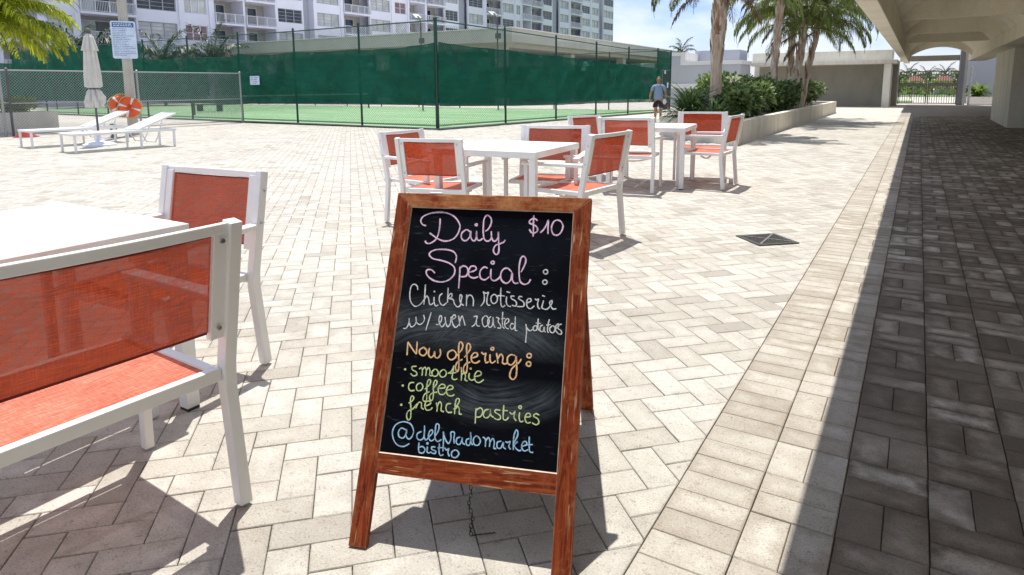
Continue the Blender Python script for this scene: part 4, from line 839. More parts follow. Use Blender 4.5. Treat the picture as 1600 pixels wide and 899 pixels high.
# ------------------------------------------------------------------ apartment block
ab = thing('apartment_block', 'tall pale apartment block with balconies and many windows behind the tennis court', 'building')
BX = -58.0; FZ = 5.66; FH = 2.47; WT = 1.44
BAYS = [(5, 20.4, 'S'), (20.55, 22.67, 'W3'), (22.67, 22.87, 'P'), (22.87, 25.4, 'B'), (25.4, 25.93, 'P'), (25.93, 28.1, 'W2'), (28.1, 28.49, 'P'), (28.49, 33.02, 'B'), (33.02, 36.95, 'W3'), (36.95, 37.38, 'P'), (37.38, 39.99, 'R3'), (39.99, 40.54, 'P'), (40.54, 43.75, 'B'), (43.75, 43.98, 'P'), (43.98, 47.64, 'B'), (47.64, 47.91, 'P'), (47.91, 51.47, 'W3'), (51.47, 52.86, 'G'), (52.86, 53.26, 'P'), (53.26, 56.94, 'W3'), (56.94, 57.37, 'P'), (57.37, 61.86, 'B'), (61.86, 65.73, 'W3'), (65.73, 66.34, 'P'), (66.34, 68.87, 'R2'), (68.87, 69.25, 'P'), (69.25, 72.48, 'B'), (72.48, 72.89, 'P'), (72.89, 77.0, 'B'), (77.0, 80.4, 'D3'), (80.4, 82.8, 'G'), (82.8, 86.91, 'W3'), (86.91, 87.62, 'P'), (87.62, 92.2, 'B'), (92.2, 96.09, 'W3'), (96.09, 96.5, 'P'), (96.5, 98.17, 'W2'), (98.17, 98.55, 'P'), (98.55, 101.43, 'B'), (101.43, 101.66, 'P'), (101.66, 105.7, 'B'), (105.7, 109.5, 'D3'), (109.5, 112.4, 'G'), (112.4, 116.24, 'W3'), (116.24, 116.79, 'P'), (116.79, 121.7, 'B'), (121.7, 125.83, 'W3'), (125.83, 126.45, 'P'), (126.45, 130.1, 'W2'), (130.1, 132.5, 'G'), (132.5, 137.79, 'W3')]
wl, gl, rc, bk = MB(), MB(), MB(), MB(); TOP = 24.3
wl.box(BX-14, BX-1.75, 5, 137.8, 0, TOP)
wcache = {}
def window_mesh(w, h, n, kind):
    key = (round(w, 2), round(h, 2), n, kind)
    if key in wcache: return wcache[key]
    f = MB(); t_ = .07
    f.box(-.02, .06, 0, t_, 0, h); f.box(-.02, .06, w-t_, w, 0, h); f.box(-.02, .06, t_, w-t_, 0, t_); f.box(-.02, .06, t_, w-t_, h-t_, h)
    for i in range(1, n): y = w*i/n; f.box(-.02, .05, y-.045, y+.045, t_, h-t_)
    rows = 2 if kind == 'R' else 4
    for j in range(1, rows): z = h*j/rows; f.box(-.02, .04, t_, w-t_, z-.018, z+.018)
    p = MB(); p.add([(-.005, t_, t_), (-.005, w-t_, t_), (-.005, w-t_, h-t_), (-.005, t_, h-t_)], [(0, 1, 2, 3)])
    wcache[key] = (f.mesh('window', M['win_frame_w' if kind == 'R' else 'win_frame']), [p.mesh('pane', M[k_]) for k_ in ('blind', 'blind_red', 'glass_dark')])
    return wcache[key]
rmesh = {}
def rail_mesh(w):
    key = round(w, 2)
    if key not in rmesh:
        r = MB(); H_ = .92
        r.box(.98, 1.03, 0, w, H_-.05, H_); r.box(.99, 1.02, 0, w, .06, .10)
        k = 0; y = .0
        while y < w:
            r.box(.992, 1.012, y, y+.028, .10, H_-.05); y += .13
        m_ = max(2, round(w/1.25))
        for i in range(m_+1): y = (w-.07)*i/m_; r.box(.97, 1.04, y, y+.07, 0, H_)
        for i in range(2): r.box(-.0, .97, (w-.05)*i, (w-.05)*i+.05, H_-.05, H_)
        rmesh[key] = r.mesh('railing', M['rail'])
    return rmesh[key]
dmesh = {}
def door_mesh(w):
    key = round(w, 2)
    if key not in dmesh:
        f = MB(); h = 1.95; ww = w*.62; 
        for y0 in (0, ww/2-.03, ww-.06): f.box(0, .06, y0, y0+.06, 0, h)
        f.box(0, .06, .06, ww-.06, h-.06, h)
        p = MB(); p.add([(.02, .06, 0), (.02, ww/2-.03, 0), (.02, ww/2-.03, h-.06), (.02, .06, h-.06)], [(0, 1, 2, 3)])
        p2 = MB(); p2.add([(.02, ww/2+.03, 0), (.02, ww-.06, 0), (.02, ww-.06, h-.06), (.02, ww/2+.03, h-.06)], [(0, 1, 2, 3)])
        dmesh[key] = (f.mesh('balcony_door', M['win_frame_w']), p.mesh('pane', M['blind']), p2.mesh('pane', M['glass_dark']))
    return dmesh[key]
rb = random.Random(5)
for y0, y1, k in BAYS:
    w = y1-y0
    if k == 'S': wl.box(BX-1.75, BX, y0, y1, 0, TOP); continue
    if k == 'G': g_ = MB(); g_.box(BX-1.75, BX-.7, y0, y1, 0, TOP); g_.build('side_wall', M['wall_grey'], ab); continue
    if k == 'P': wl.box(BX-1.75, BX+.12, y0, y1, 0, TOP); continue
    ztop = 1.25+150/1031*math.hypot(BX, (y0+y1)/2); kmax = min(7, int((ztop-FZ)/FH)+1)
    if k == 'B':
        for f in range(-2, 8):
            zf = FZ+FH*f-.62                                 # floor slab top
            wl.box(BX-1.75, BX+.35, y0, y1, zf-.20, zf)
            if -1 <= f <= kmax:
                obj('railing', rail_mesh(w), ab, loc=(BX-.75, y0, zf))
                a_, b_, c2 = door_mesh(w); d_ = obj('balcony_door', a_, ab, loc=(BX-1.70, y0+w*.12, zf)); obj('pane', b_, d_); obj('pane', c2, d_)
                if rb.random() < .4: bk = MB(); bk.box(BX-1.2, BX-.7, y0+w*.55, y0+w*.55+.5, zf, zf+.45); bk.build('balcony_furniture', M['glass_dark'], ab)
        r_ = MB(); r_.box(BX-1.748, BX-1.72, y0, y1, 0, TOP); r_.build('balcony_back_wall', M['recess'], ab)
    else:
        n_ = int(k[1]); mg = .18
        pz = 0
        for f in range(-2, 8):
            zb = FZ+FH*f
            wl.box(BX-.3, BX, y0, y1, zb-(FH-WT), zb) if zb > 0 else None
            wl.box(BX-.3, BX, y0, y0+mg, zb, zb+WT); wl.box(BX-.3, BX, y1-mg, y1, zb, zb+WT)
            if -1 <= f <= kmax:
                fm, pm = window_mesh(w-2*mg, WT, n_, 'R' if k[0] in 'R' else 'W')
                o_ = obj('window', fm, ab, loc=(BX-.14, y0+mg, zb)); q = rb.random()
                pi = (1 if q < .6 and f > -1 else 0) if k[0] == 'R' else (2 if q < .8 else 0) if k[0] == 'D' else (0 if q < .85 else 2)
                obj('pane', pm[pi], o_)
            else: wl.box(BX-.3, BX-.1, y0+mg, y1-mg, zb, zb+WT)
        wl.box(BX-.3, BX, y0, y1, FZ+FH*7+WT, TOP)
wl.build('facade_wall', M['wall_shade_tint'], ab); 

# ------------------------------------------------------------------ pavilion behind the court
pv = thing('court_pavilion', 'low flat roofed concrete pavilion with a deep fascia behind the tennis court', 'building', (-22.9, 37.6, 0), RAD(1.5))
mb = MB(); mb.box(-30, 0, 0, 42, 4.14, 5.00); mb.build('fascia', M['pavilion'], pv, bevel=.02)
mb = MB(); mb.box(-30.05, .08, -.08, 42.05, 5.003, 5.08); mb.build('roof_trim', M['cap'], pv)
mb = MB(); mb.box(-29.4, -.9, .9, 41.2, 3.86, 4.137); mb.build('soffit', M['pavilion'], pv)
mb = MB(); mb.box(-28, -5, 5, 40, 0, 3.857); mb.build('shaded_void_wall', M['glass_dark'], pv)  # dark colour stands in for the shaded void under the roof
for x, y in ((-1.5, 1.2), (-1.5, 12), (-1.5, 24), (-1.5, 36), (-12, 1.2), (-22, 1.2)):
    mb = MB(); mb.box(x-.35, x+.35, y-.35, y+.35, 0, 3.858); mb.build('column', M['pavilion'], pv)

# ------------------------------------------------------------------ tennis court
CX, CY = -12.393, 15.977
UD, VD = (.123, .9924), (-.9985, .055)
def cpt(a, d, s): return (CX+d[0]*s, CY+d[1]*s)
cr_ = MB(); pE = (CX+UD[0]*16.11, CY+UD[1]*16.11)
cr_.add([(CX, CY, .004), (pE[0], pE[1], .004), (-48, 32.6, .004), (-48, 17.95, .004)], [(0, 1, 2, 3)]); struct(cr_.build('tennis_court', M['turf']))
kb = MB(); w_ = .6
kb.add([(CX+.0, CY, .012), (CX+w_, CY-w_*.9, .012), (pE[0]+w_, pE[1], .012), (pE[0], pE[1], .012)], [(0, 1, 2, 3)])
kb.add([(CX, CY, .012), (-48, 17.95, .012), (-48, 17.35, .012), (CX+w_, CY-w_*.9, .012)], [(0, 1, 2, 3)])
struct(kb.build('court_edging', M['kerb']))
ln = MB()
for (x0, y0), (x1, y1) in (((-14.6, 18.2), (-46, 19.6)), ((-14.2, 19.6), (-46, 21.0)), ((-12.9, 29.6), (-46, 30.6)), ((-14.6, 18.2), (-13.4, 29.5)), ((-21, 19.9), (-20.2, 29.9)), ((-21, 24.6), (-44, 25.4))):
    d = Vector((x1-x0, y1-y0)).normalized(); nx, ny = -d.y*.03, d.x*.03; ln.add([(x0-nx, y0-ny, .009), (x1-nx, y1-ny, .009), (x1+nx, y1+ny, .009), (x0+nx, y0+ny, .009)], [(0, 1, 2, 3)])
struct(ln.build('court_lines', M['line']))
def chainlink(name, A, B, z0, z1, pitch, wire, mt, par, zt=None):
    """woven diagonal wires between two posts, each a thin three sided prism"""
    A = Vector((*A, 0)); B = Vector((*B, 0)); Ln = (B-A).length; d = (B-A)/Ln; n = Vector((-d.y, d.x, 0)); v, f = [], []
    H_ = z1-z0; step = pitch
    def seg(s0, za, s1, zb, off):
        p = A+d*s0+n*off; q = A+d*s1+n*off; p.z = za; q.z = zb; dr = (q-p).normalized(); sd = dr.cross(n)*wire; b = len(v)
        for c in (p, q): v.extend([tuple(c+sd*.5-n*wire*.3), tuple(c-sd*.5-n*wire*.3), tuple(c+n*wire*.5)])
        f.extend([(b, b+1, b+4, b+3), (b+1, b+2, b+5, b+4), (b+2, b, b+3, b+5)])
    s = -H_
    while s < Ln:
        for sg_ in (1, -1):
            a0, z_a, a1, z_b = (s, z0, s+H_, z1) if sg_ == 1 else (s, z1, s+H_, z0)
            if a0 < 0: z_a += (z_b-z_a)*(-a0)/(a1-a0); a0 = 0
            if a1 > Ln: z_b = z_a+(z_b-z_a)*(Ln-a0)/(a1-a0); a1 = Ln
            if a1-a0 > .01: seg(a0, z_a, a1, z_b, wire*.35*sg_)
        s += step
    mb = MB(); mb.v = v; mb.f = f; mb.r = [.5]*len(f); mb.mi = [0]*len(f)
    o = mb.build(name, mt, par); return o
def screen(A, B, zt0, zt1, zb0, zb1, par, seed, off=.03):
    r = random.Random(seed); A = Vector((*A, 0)); B = Vector((*B, 0)); d = (B-A); n = Vector((-d.y, d.x, 0)).normalized()
    nx, nz = 54, 18; vs = []; ph = [r.uniform(0, 6) for _ in range(5)]; am = r.uniform(.6, 1.3)
    for j in range(nz+1):
        for i in range(nx+1):
            s = i/nx; t = j/nz; zt = zt0+(zt1-zt0)*s-.05*math.sin(math.pi*s)*am; zb = zb0+(zb1-zb0)*s
            w = .035*math.sin(9*s+7*t+ph[0])+.03*math.sin(17*s-11*t+ph[1])+.05*abs(math.sin(7*(s-.6*t)+ph[2]))**2.5+.035*abs(math.sin(11*(s+.45*t*t)+ph[3]))**4+.006*math.sin(60*s+9*math.sin(5*t+ph[4])); w *= am*math.sin(math.pi*min(1, max(0, s)))**.5 if 0 < s < 1 else 0
            p = A+d*s-n*(off+w*1.9+.05); vs.append((p.x, p.y, zb+(zt-zb)*t))
    mb = MB(); mb.add(vs, [(j*(nx+1)+i, j*(nx+1)+i+1, (j+1)*(nx+1)+i+1, (j+1)*(nx+1)+i) for j in range(nz) for i in range(nx)])
    o = mb.build('windscreen', M['screen'], par, smooth=True)
    if seed < 100:
        top = vs[-(nx+1):]; bot = vs[:nx+1]; hm = MB(); hm.tube([(x-n.x*.004, y-n.y*.004, z+.004) for x, y, z in top], .011, 4); hm.build('hem', M['green_metal'], o); hm = MB(); hm.tube([(x, y, z) for x, y, z in bot], .009, 4); hm.build('hem', M['green_metal'], o)
    return o
cf = thing('court_fence', 'tall dark green chain link fence with green windscreens around the tennis court', 'fence')
RP = [(0, 3.20), (3.28, 3.10), (6.30, 3.0), (9.17, 2.90), (11.88, 2.81), (14.69, 2.86), (16.11, 2.80)]
LP = [(0, 3.20), (3.29, 3.21), (6.61, 3.22), (9.92, 3.25), (13.45, 3.29), (17.02, 3.31), (20.77, 3.34), (23.94, 3.37), (27.57, 3.40), (31.39, 3.44)]
RS = {0: (2.56, 2.45, .68, .60), 1: (2.45, 2.35, .60, .55), 2: (2.35, 2.26, .55, .55), 3: (2.26, 2.16, .53, .5), 4: (2.16, 2.06, .5, .46)}
LS = {0: (2.54, 2.44, .69, .73), 1: (2.47, 2.49, .73, .70), 2: (2.49, 2.55, .69, .67), 3: (2.47, 2.52, .66, .66), 4: (2.52, 2.58, .66, .67), 5: (3.26, 3.30, .67, .67), 6: (3.3, 3.33, .67, .67), 7: (3.33, 3.36, .67, .67), 8: (3.36, 3.4, .67, .67)}
for P_, D_, S_ in ((RP, UD, RS), (LP, VD, LS)):
    for i, (s, zt) in enumerate(P_):
        if i == 0 and D_ is VD: continue
        x, y = cpt(0, D_, s); r_ = .055 if i == 0 else .036
        mb = MB(); mb.tube([(x, y, -.02), (x, y, zt+.05)], r_, 10); mb.lathe([(r_*1.2, zt+.05), (r_*1.2, zt+.075), (r_*.5, zt+.12)], 10, x, y); mb.build('post', M['green_metal'], cf)
    for i in range(len(P_)-1):
        (s0, z0), (s1, z1) = P_[i], P_[i+1]; A, B = cpt(0, D_, s0), cpt(0, D_, s1)
        mb = MB(); mb.tube([(*A, z0), (*B, z1)], .021, 6); mb.build('top_rail', M['green_metal'], cf)
        mb = MB(); mb.tube([(*A, .07), (*B, .07)], .013, 6); mb.tube([(*A, .10), (*B, .095)], .008, 4); mb.build('bottom_rail', M['green_metal'], cf)
        lk = chainlink('chain_link', A, B, .06, min(z0, z1)-.005, .088, .0055, M['green_wire'], cf); lk['kind'] = 'stuff'
        if i in S_: screen(A, B, *S_[i], cf, 31*i+(7 if D_ is UD else 0), .05 if D_ is UD else -.12)
# doorway panel at the far right end of the fence
A, B = cpt(0, UD, 14.69), cpt(0, UD, 16.11)
mb = MB(); mb.add([(A[0], A[1], 1.98), (B[0], B[1], 1.98), (B[0], B[1], 2.80), (A[0], A[1], 2.84)], [(0, 1, 2, 3)]); mb.build('windscreen', M['screen'], cf)
M['door_green'] = mat('dark_green_door', (0.006, 0.03, 0.022), 0.6)
mb = MB(); q0, q1 = cpt(0, UD, 15.35), cpt(0, UD, 16.05); mb.beam((q0[0], q0[1], 1.0), (q1[0], q1[1], 1.0), .04, 1.86); dr = mb.build('door', M['door_green'], cf)
for s_, z, h in ((15.45, 1.86, .16), (15.75, 1.25, .26)):
    q = cpt(0, UD, s_); mb = MB(); mb.box(q[0]+.022, q[0]+.032, q[1]-.1, q[1]+.12, z-h/2, z+h/2); mb.build('notice', M['sign_white'], dr)
# far side of the court
ff = thing('far_court_fence', 'dark green fence with windscreens on the far side of the tennis court', 'fence')
FP = [(-10.41-i*3.3*.998, 31.96+i*.05*3.3) for i in range(12)]
for i, (x, y) in enumerate(FP):
    if i: mb = MB(); mb.tube([(x, y, 0), (x, y, 2.95)], .035, 8); mb.build('post', M['green_metal'], ff)
for i in range(11):
    mb = MB(); mb.tube([(*FP[i], 2.9), (*FP[i+1], 2.9)], .02, 6); mb.build('top_rail', M['green_metal'], ff)
    screen(FP[i], FP[i+1], 2.35, 2.35, .55, .55, ff, 100+i, .04)
for i in range(4):
    y0, y1 = 17.95+i*3.66, 17.95+(i+1)*3.66; screen((-48, y0), (-48, y1), 2.9, 2.9, .6, .6, ff, 200+i)
    mb = MB(); mb.tube([(-48, y0, 0), (-48, y0, 3.2)], .035, 8); mb.build('post', M['green_metal'], ff)
nt_ = thing('tennis_net', 'tennis net with a white top band across the green court', 'net')
mb = MB(); mb.beam((-29.5, 19.2, .86), (-28.7, 30.2, .86), .03, .07); mb.build('top_band', M['line'], nt_)
cn_ = chainlink('netting', (-29.5, 19.2), (-28.7, 30.2), .06, .82, .08, .006, M['green_metal'], nt_); cn_['kind'] = 'stuff'
for x, y in ((-29.5, 19.2), (-28.7, 30.2)): mb = MB(); mb.tube([(x, y, 0), (x, y, .92)], .045, 8); mb.build('net_post', M['green_metal'], nt_)
bn = thing('court_bench', 'dark bench standing on the turf behind the chain link fence', 'bench', (-33.6, 22.8, 0), RAD(4))
mb = MB(); mb.box(-.9, .9, -.2, .2, .36, .40); mb.build('seat', M['green_metal'], bn)
for x in (-.8, .8): mb = MB(); mb.box(x-.03, x+.03, -.18, .18, 0, .36); mb.build('leg', M['green_metal'], bn)
bs = thing('small_notice_sign', 'small white notice fixed to the green windscreen left of the middle fence posts', 'sign', (-21.30, 16.40, 1.54), RAD(-3))
mb = MB(); mb.box(-.29, .29, -.008, .004, -.165, .165); mb.build('plate', M['sign_white'], bs, bevel=.01)
mb = MB(); r = random.Random(3)
for k, (a, b, z) in enumerate(((-.20, -.12, .10), (-.02, .18, .10), (-.20, -.12, .03), (-.04, .15, .03), (-.10, -.03, -.04), (.02, .16, -.04), (-.12, .14, -.10))): mb.box(a, b, -.0105, -.008, z-.012, z+.012)
mb.build('printing', M['ink'], bs)
def floodlight(x, y, ztop, zbox, lab, dirn=-1):
    t = thing('court_floodlight', lab, 'floodlight', (x, y, 0), RAD(-31), 'floodlights over the tennis court')
    mb = MB(); mb.tube([(0, 0, 0), (0, 0, ztop-.35)], .04, 8); mb.build('pole', M['um_pole'], t)
    mb = MB(); mb.tube([(0, 0, ztop-.36), (-.06, 0, ztop-.12), (-.22, 0, ztop+.05), (-.42, 0, ztop+.12)], .03, 8); mb.build('arm', M['um_pole'], t)
    mb = MB(); mb.beam((-.30, 0, ztop-.02), (-.78, 0, ztop+.22), .34, .09); hd = mb.build('lamp_head', M['galv'], t, bevel=.01)
    mb = MB(); mb.beam((-.33, 0, ztop-.065), (-.75, 0, ztop+.145), .27, .02); mb.build('lens', M['glass_dark'], hd)
    mb = MB(); mb.box(-.04, .20, -.12, .12, zbox-.14, zbox+.14); mb.build('control_box', M['um_pole'], t, bevel=.01)
floodlight(-19.38, 30.34, 5.0, 3.9, 'curved arm floodlight rising right of the corner post of the green fence')
floodlight(-22.66, 27.97, 4.85, 3.66, 'curved arm floodlight seen just left of the corner post of the green fence')

# ------------------------------------------------------------------ silver chain link fence on the left
sf = thing('silver_fence', 'low galvanised chain link fence with two rails in front of the court on the left', 'fence')
SYS = [-3.5, .4, 4.4, 8.365, 11.9, 15.65]
for i, y in enumerate(SYS):
    mb = MB(); mb.tube([(-21.15, y, -.02), (-21.15, y, 1.80)], .032, 10); mb.lathe([(.04, 1.80), (.04, 1.83), (.01, 1.86)], 10, -21.15, y); mb.build('post', M['um_pole'] if i == 3 else M['galv'], sf)
mb = MB(); mb.tube([(-21.15, 8.19, -.02), (-21.15, 8.19, 1.80)], .032, 10); mb.build('post', M['galv'], sf)
for i in range(5):
    for z, nm, r_ in ((1.785, 'top_rail', .022), (.95-.02*i, 'middle_rail', .018), (.07, 'bottom_rail', .012)):
        mb = MB(); mb.tube([(-21.15, SYS[i], z), (-21.15, SYS[i+1], z)], r_, 6); mb.build(nm, M['galv'], sf)
    lk = chainlink('chain_link', (-21.15, SYS[i]), (-21.15, SYS[i+1]), .05, 1.775, .078, .0075, M['galv'], sf); lk['kind'] = 'stuff'

# ------------------------------------------------------------------ leaves, shrubs, palms
def leaf_clump(mb, c, rad, n, size, rg, asp=2.0, squash=1.0, shell=.55):
    for _ in range(n):
        while True:
            p = Vector((rg.uniform(-1, 1), rg.uniform(-1, 1), rg.uniform(-1, 1)))
            if p.length < 1 and p.length > shell*rg.random()**.3: break
        lump = .80+.28*math.sin(p.x*7+c[0]*3)*math.cos(p.y*6+c[1]*5)*math.cos(p.z*5+1)
        q = Vector((c[0]+p.x*rad[0]*lump, c[1]+p.y*rad[1]*lump, c[2]+p.z*rad[2]*lump*squash))
        d = (p+Vector((rg.uniform(-.8, .8), rg.uniform(-.8, .8), rg.uniform(-.2, 1.0)))).normalized(); s = size*rg.uniform(.6, 1.35)
        x = d.cross(Vector((rg.uniform(-1, 1), rg.uniform(-1, 1), rg.uniform(-.3, 1)))).normalized()*s/asp/2
        m_ = q+d*s*.55; e_ = q+d*s-Vector((0, 0, s*.22)); up_ = d.cross(x).normalized()*s*.06
        mb.add([q-x*.25, q+x*.25, m_+x+up_, m_-x+up_, e_], [(0, 1, 2, 3), (3, 2, 4)], rg.random())
def shrub(x, y, z0, rx, ry, h, n, size, lab, name='leafy_shrub', mt='leaf', flowers=0, group=None, seed=0, cat='shrub'):
    rg = random.Random(seed); t = thing(name, lab, cat, (x, y, z0), rg.uniform(0, 6), group)
    mb = MB()
    for k in range(6):
        a = rg.uniform(0, 6.28); mb.tube([(0, 0, 0), (rx*.3*math.cos(a), ry*.3*math.sin(a), h*.35), (rx*.6*math.cos(a+.4), ry*.6*math.sin(a+.4), h*.7)], [.02, .014, .006], 5)
    mb.build('stem', M['bark'], t)
    mb = MB(); k = 5
    for i in range(k):
        a = 6.28*i/k+rg.uniform(-.4, .4); rr = rg.uniform(.25, .5)
        leaf_clump(mb, (rx*rr*math.cos(a), ry*rr*math.sin(a), h*rg.uniform(.42, .68)), (rx*.55, ry*.55, h*.42), n//k, size, rg)
    mb.build('foliage', M[mt], t)
    if flowers:
        mb = MB()
        for i in range(flowers):
            a = rg.uniform(0, 6.28); rr = rg.uniform(0, .75); zz = h*(.98-.35*rr)*rg.uniform(.85, 1.02)
            leaf_clump(mb, (rx*rr*math.cos(a), ry*rr*math.sin(a), zz), (.09, .09, .07), 16, size*.8, rg)
        fl_ = mb.build('pale_new_growth', M['flower'], t); fl_['kind'] = 'stuff'
    return t
def strap_plant(x, y, z0, n, ln, lab, seed, mt='leaf_strap', w=.045, name='strap_leaf_plant'):
    rg = random.Random(seed); t = thing(name, lab, 'plant', (x, y, z0)); 
    for part in range(3):
        mb = MB()
        for k in range(n//3):
            a = rg.uniform(0, 6.28); L_ = ln*rg.uniform(.6, 1.1); el = rg.uniform(.5, 1.45); bend = rg.uniform(.9, 1.9); ps = []
            ox, oy = rg.uniform(-.12, .12), rg.uniform(-.12, .12); px, pz, th = 0, 0, el; m_ = 6
            for i in range(m_+1):
                ps.append((ox+px*math.cos(a), oy+px*math.sin(a), pz)); px += L_/m_*math.cos(th); pz += L_/m_*math.sin(th); th -= bend/m_
            sx, sy = -math.sin(a), math.cos(a); L1, R1 = [], []
            for i, p in enumerate(ps):
                ww = w*.5*(.6+.4*math.sin(math.pi*min(1, i/m_*1.2)))*(1 if i < m_ else .08); L1.append((p[0]+sx*ww, p[1]+sy*ww, p[2]+.004)); R1.append((p[0]-sx*ww, p[1]-sy*ww, p[2]+.004))
            c0 = len(ps); mb.add(L1+R1, [(i, i+1, c0+i+1, c0+i) for i in range(m_)], rg.random())
        mb.build('leaf_rosette', M[mt], t)
    return t
def frond_mesh(Ln, e0, droop, leaflet, nn, seed, wl_=.026, hang=.5, name='frond', mt='frond'):
    rg = random.Random(seed); mb = MB(); ps = []; x = z = 0; th = e0; m_ = 26
    for i in range(m_+1): ps.append(Vector((x, 0, z))); x += Ln/m_*math.cos(th); z += Ln/m_*math.sin(th); th -= droop/m_*(0.4+1.2*i/m_)
    mb.cur = 1; mb.tube(ps, [.022*(1-i/m_)+.005 for i in range(m_+1)], 5, .5); mb.cur = 0
    for i in range(nn):
        s = .16+.83*i/nn; k = s*m_; i0 = min(m_-1, int(k)); p = ps[i0].lerp(ps[i0+1], k-i0); tg = (ps[i0+1]-ps[i0]).normalized()
        for sd in (-1, 1):
            l = leaflet*(math.sin(math.pi*min(1, .12+s*.95))**.6)*rg.uniform(.75, 1.15); u_ = rg.uniform(-.35, .55)
            d = (Vector((0, sd, 0))*.75+tg*.55+Vector((0, 0, u_))).normalized(); m1 = p+d*l*.45; d2 = (d+Vector((0, 0, -hang*rg.uniform(1.2, 2.6)))).normalized(); e_ = m1+d2*l*.62
            n_ = d.cross(Vector((0, 0, 1))).normalized()*wl_/2*rg.uniform(.8, 1.2); r_ = rg.random()
            mb.add([p-n_*.4, p+n_*.4, m1+n_, m1-n_, e_], [(0, 1, 2, 3), (3, 2, 4)], r_)
    return mb.mesh(name, [M[mt], M['rachis']])
def trunk_mb(pts, rads, boots, rg, zb0, zb1):
    mb = MB(); mb.tube(pts, rads, 14, .5)
    P_ = [Vector(p) for p in pts]
    def at(z):
        for i in range(len(P_)-1):
            if P_[i].z <= z <= P_[i+1].z: t = (z-P_[i].z)/(P_[i+1].z-P_[i].z); return P_[i].lerp(P_[i+1], t), rads[i]+(rads[i+1]-rads[i])*t
        return P_[-1], rads[-1]
    z = zb0; k = 0
    while z < zb1:
        for j in range(3):
            a = k*2.39996+j*2.094+rg.uniform(-.2, .2); c, r = at(z); l = rg.uniform(.20, .36); w = r*rg.uniform(.75, 1.05); o = Vector((math.cos(a), math.sin(a), 0)); sd = Vector((-math.sin(a), math.cos(a), 0))
            b = c+o*(r*.92); tp = c+o*(r+rg.uniform(.012, .05))+Vector((0, 0, l)); md = c+o*(r+.022)+Vector((0, 0, l*.45))
            mb.add([b-sd*w*.5+Vector((0, 0, -.06)), b+sd*w*.5+Vector((0, 0, -.06)), md+sd*w*.42+o*-.01, md-sd*w*.42+o*-.01, tp+sd*w*.08, tp-sd*w*.08, md+o*.018, b+o*.012+Vector((0, 0, -.06))],
                   [(0, 7, 6, 3), (7, 1, 2, 6), (3, 6, 5), (6, 4, 5), (6, 2, 4)], rg.random())
        z += .085; k += 1
    return mb
FM = [frond_mesh(2.9, 1.05, 2.9, .50, 104, 1, .022, 1.3), frond_mesh(2.7, .75, 2.8, .50, 100, 2, .022, 1.5), frond_mesh(2.4, .4, 2.3, .48, 92, 3, .022, 1.7), frond_mesh(3.0, 1.3, 2.6, .50, 104, 4, .022, 1.0), frond_mesh(2.3, .0, 1.55, .46, 88, 5, .022, 1.8)]
DM = [frond_mesh(1.7, -.35, 1.1, .34, 46, 8, hang=1.2, name='dry_frond', mt='frond_dry'), frond_mesh(1.4, -.7, .8, .30, 40, 9, hang=1.2, name='dry_frond', mt='frond_dry')]
def palm(x, y, z0, pts, rads, lab, seed, nf=18, ndry=2, boots=(1.2, 9), meshes=FM, group='palms in the planter', scale=1.0, cat='palm tree', dirs=None):
    rg = random.Random(seed); t = thing('palm_tree', lab, cat, (x, y, z0), 0, group)
    trunk_mb(pts, rads, True, rg, boots[0], min(boots[1], pts[-1][2]-.05)).build('trunk', M['bark'], t)
    top = Vector(pts[-1])
    for k in range(nf):
        a = k*2.39996+rg.uniform(-.25, .25); lev = k/nf; mi = min(len(meshes)-1, [3, 0, 0, 1, 1, 2, 2, 4][min(7, int(lev*8))])
        o = obj('frond', meshes[mi], t, loc=top+Vector((0, 0, .15-.25*lev)), rot=(rg.uniform(-.1, .1), rg.uniform(-.08, .08), a)); o.scale = (scale*rg.uniform(.88, 1.1),)*3
    for d_ in (dirs or []):
        o = obj('frond', meshes[d_[1]], t, loc=top+Vector((0, 0, -.05)), rot=(0, 0, d_[0])); o.scale = (d_[2],)*3
    for k in range(ndry):
        o = obj('dry_frond', DM[k % 2], t, loc=top+Vector((0, 0, -.18)), rot=(0, 0, 3.6+k*1.7+rg.uniform(-.3, .3)))
    return t

pb = thing('planter', 'long low stucco planter wall holding the palms and shrubs', 'planter')
OUT = [(-3.14, 13.95), (-3.02, 32.1), (-6.6, 34), (-5.42, 15.9)]
INN = [(-3.32, 14.28), (-3.20, 31.8), (-6.45, 33.7), (-5.35, 16.05)]
mb = MB(); ZR = .486; n = 4; vs = [(x, y, -.02) for x, y in OUT]+[(x, y, ZR) for x, y in OUT]+[(x, y, ZR) for x, y in INN]+[(x, y, .36) for x, y in INN]
fs = []
for i in range(4):
    j = (i+1) % 4; fs += [(i, j, 4+j, 4+i), (4+i, 4+j, 8+j, 8+i), (8+i, 8+j, 12+j, 12+i)]
mb.add(vs, fs); mb.build('wall', M['planter'], pb, bevel=.012)
mb = MB(); mb.add([(x, y, .40) for x, y in INN], [(0, 1, 2, 3)]); mb.build('soil', M['soil'], pb)
zs = .40
palm(-4.36, 16.95, zs, [(0, 0, 0), (.01, 0, .9), (.0, 0, 1.5), (.03, 0, 2.3), (.05, 0, 3.05), (.05, 0, 3.5)], [.155, .135, .14, .165, .16, .11], 'thickest palm, shaggy trunk closest to the walking person', 21, 22, 3, (1.45, 9), dirs=[(3.3, 2, .95), (2.6, 2, 1.0), (3.7, 1, 1.0), (.3, 4, 1.1), (.6, 2, 1.0), (-.2, 1, 1.0)])
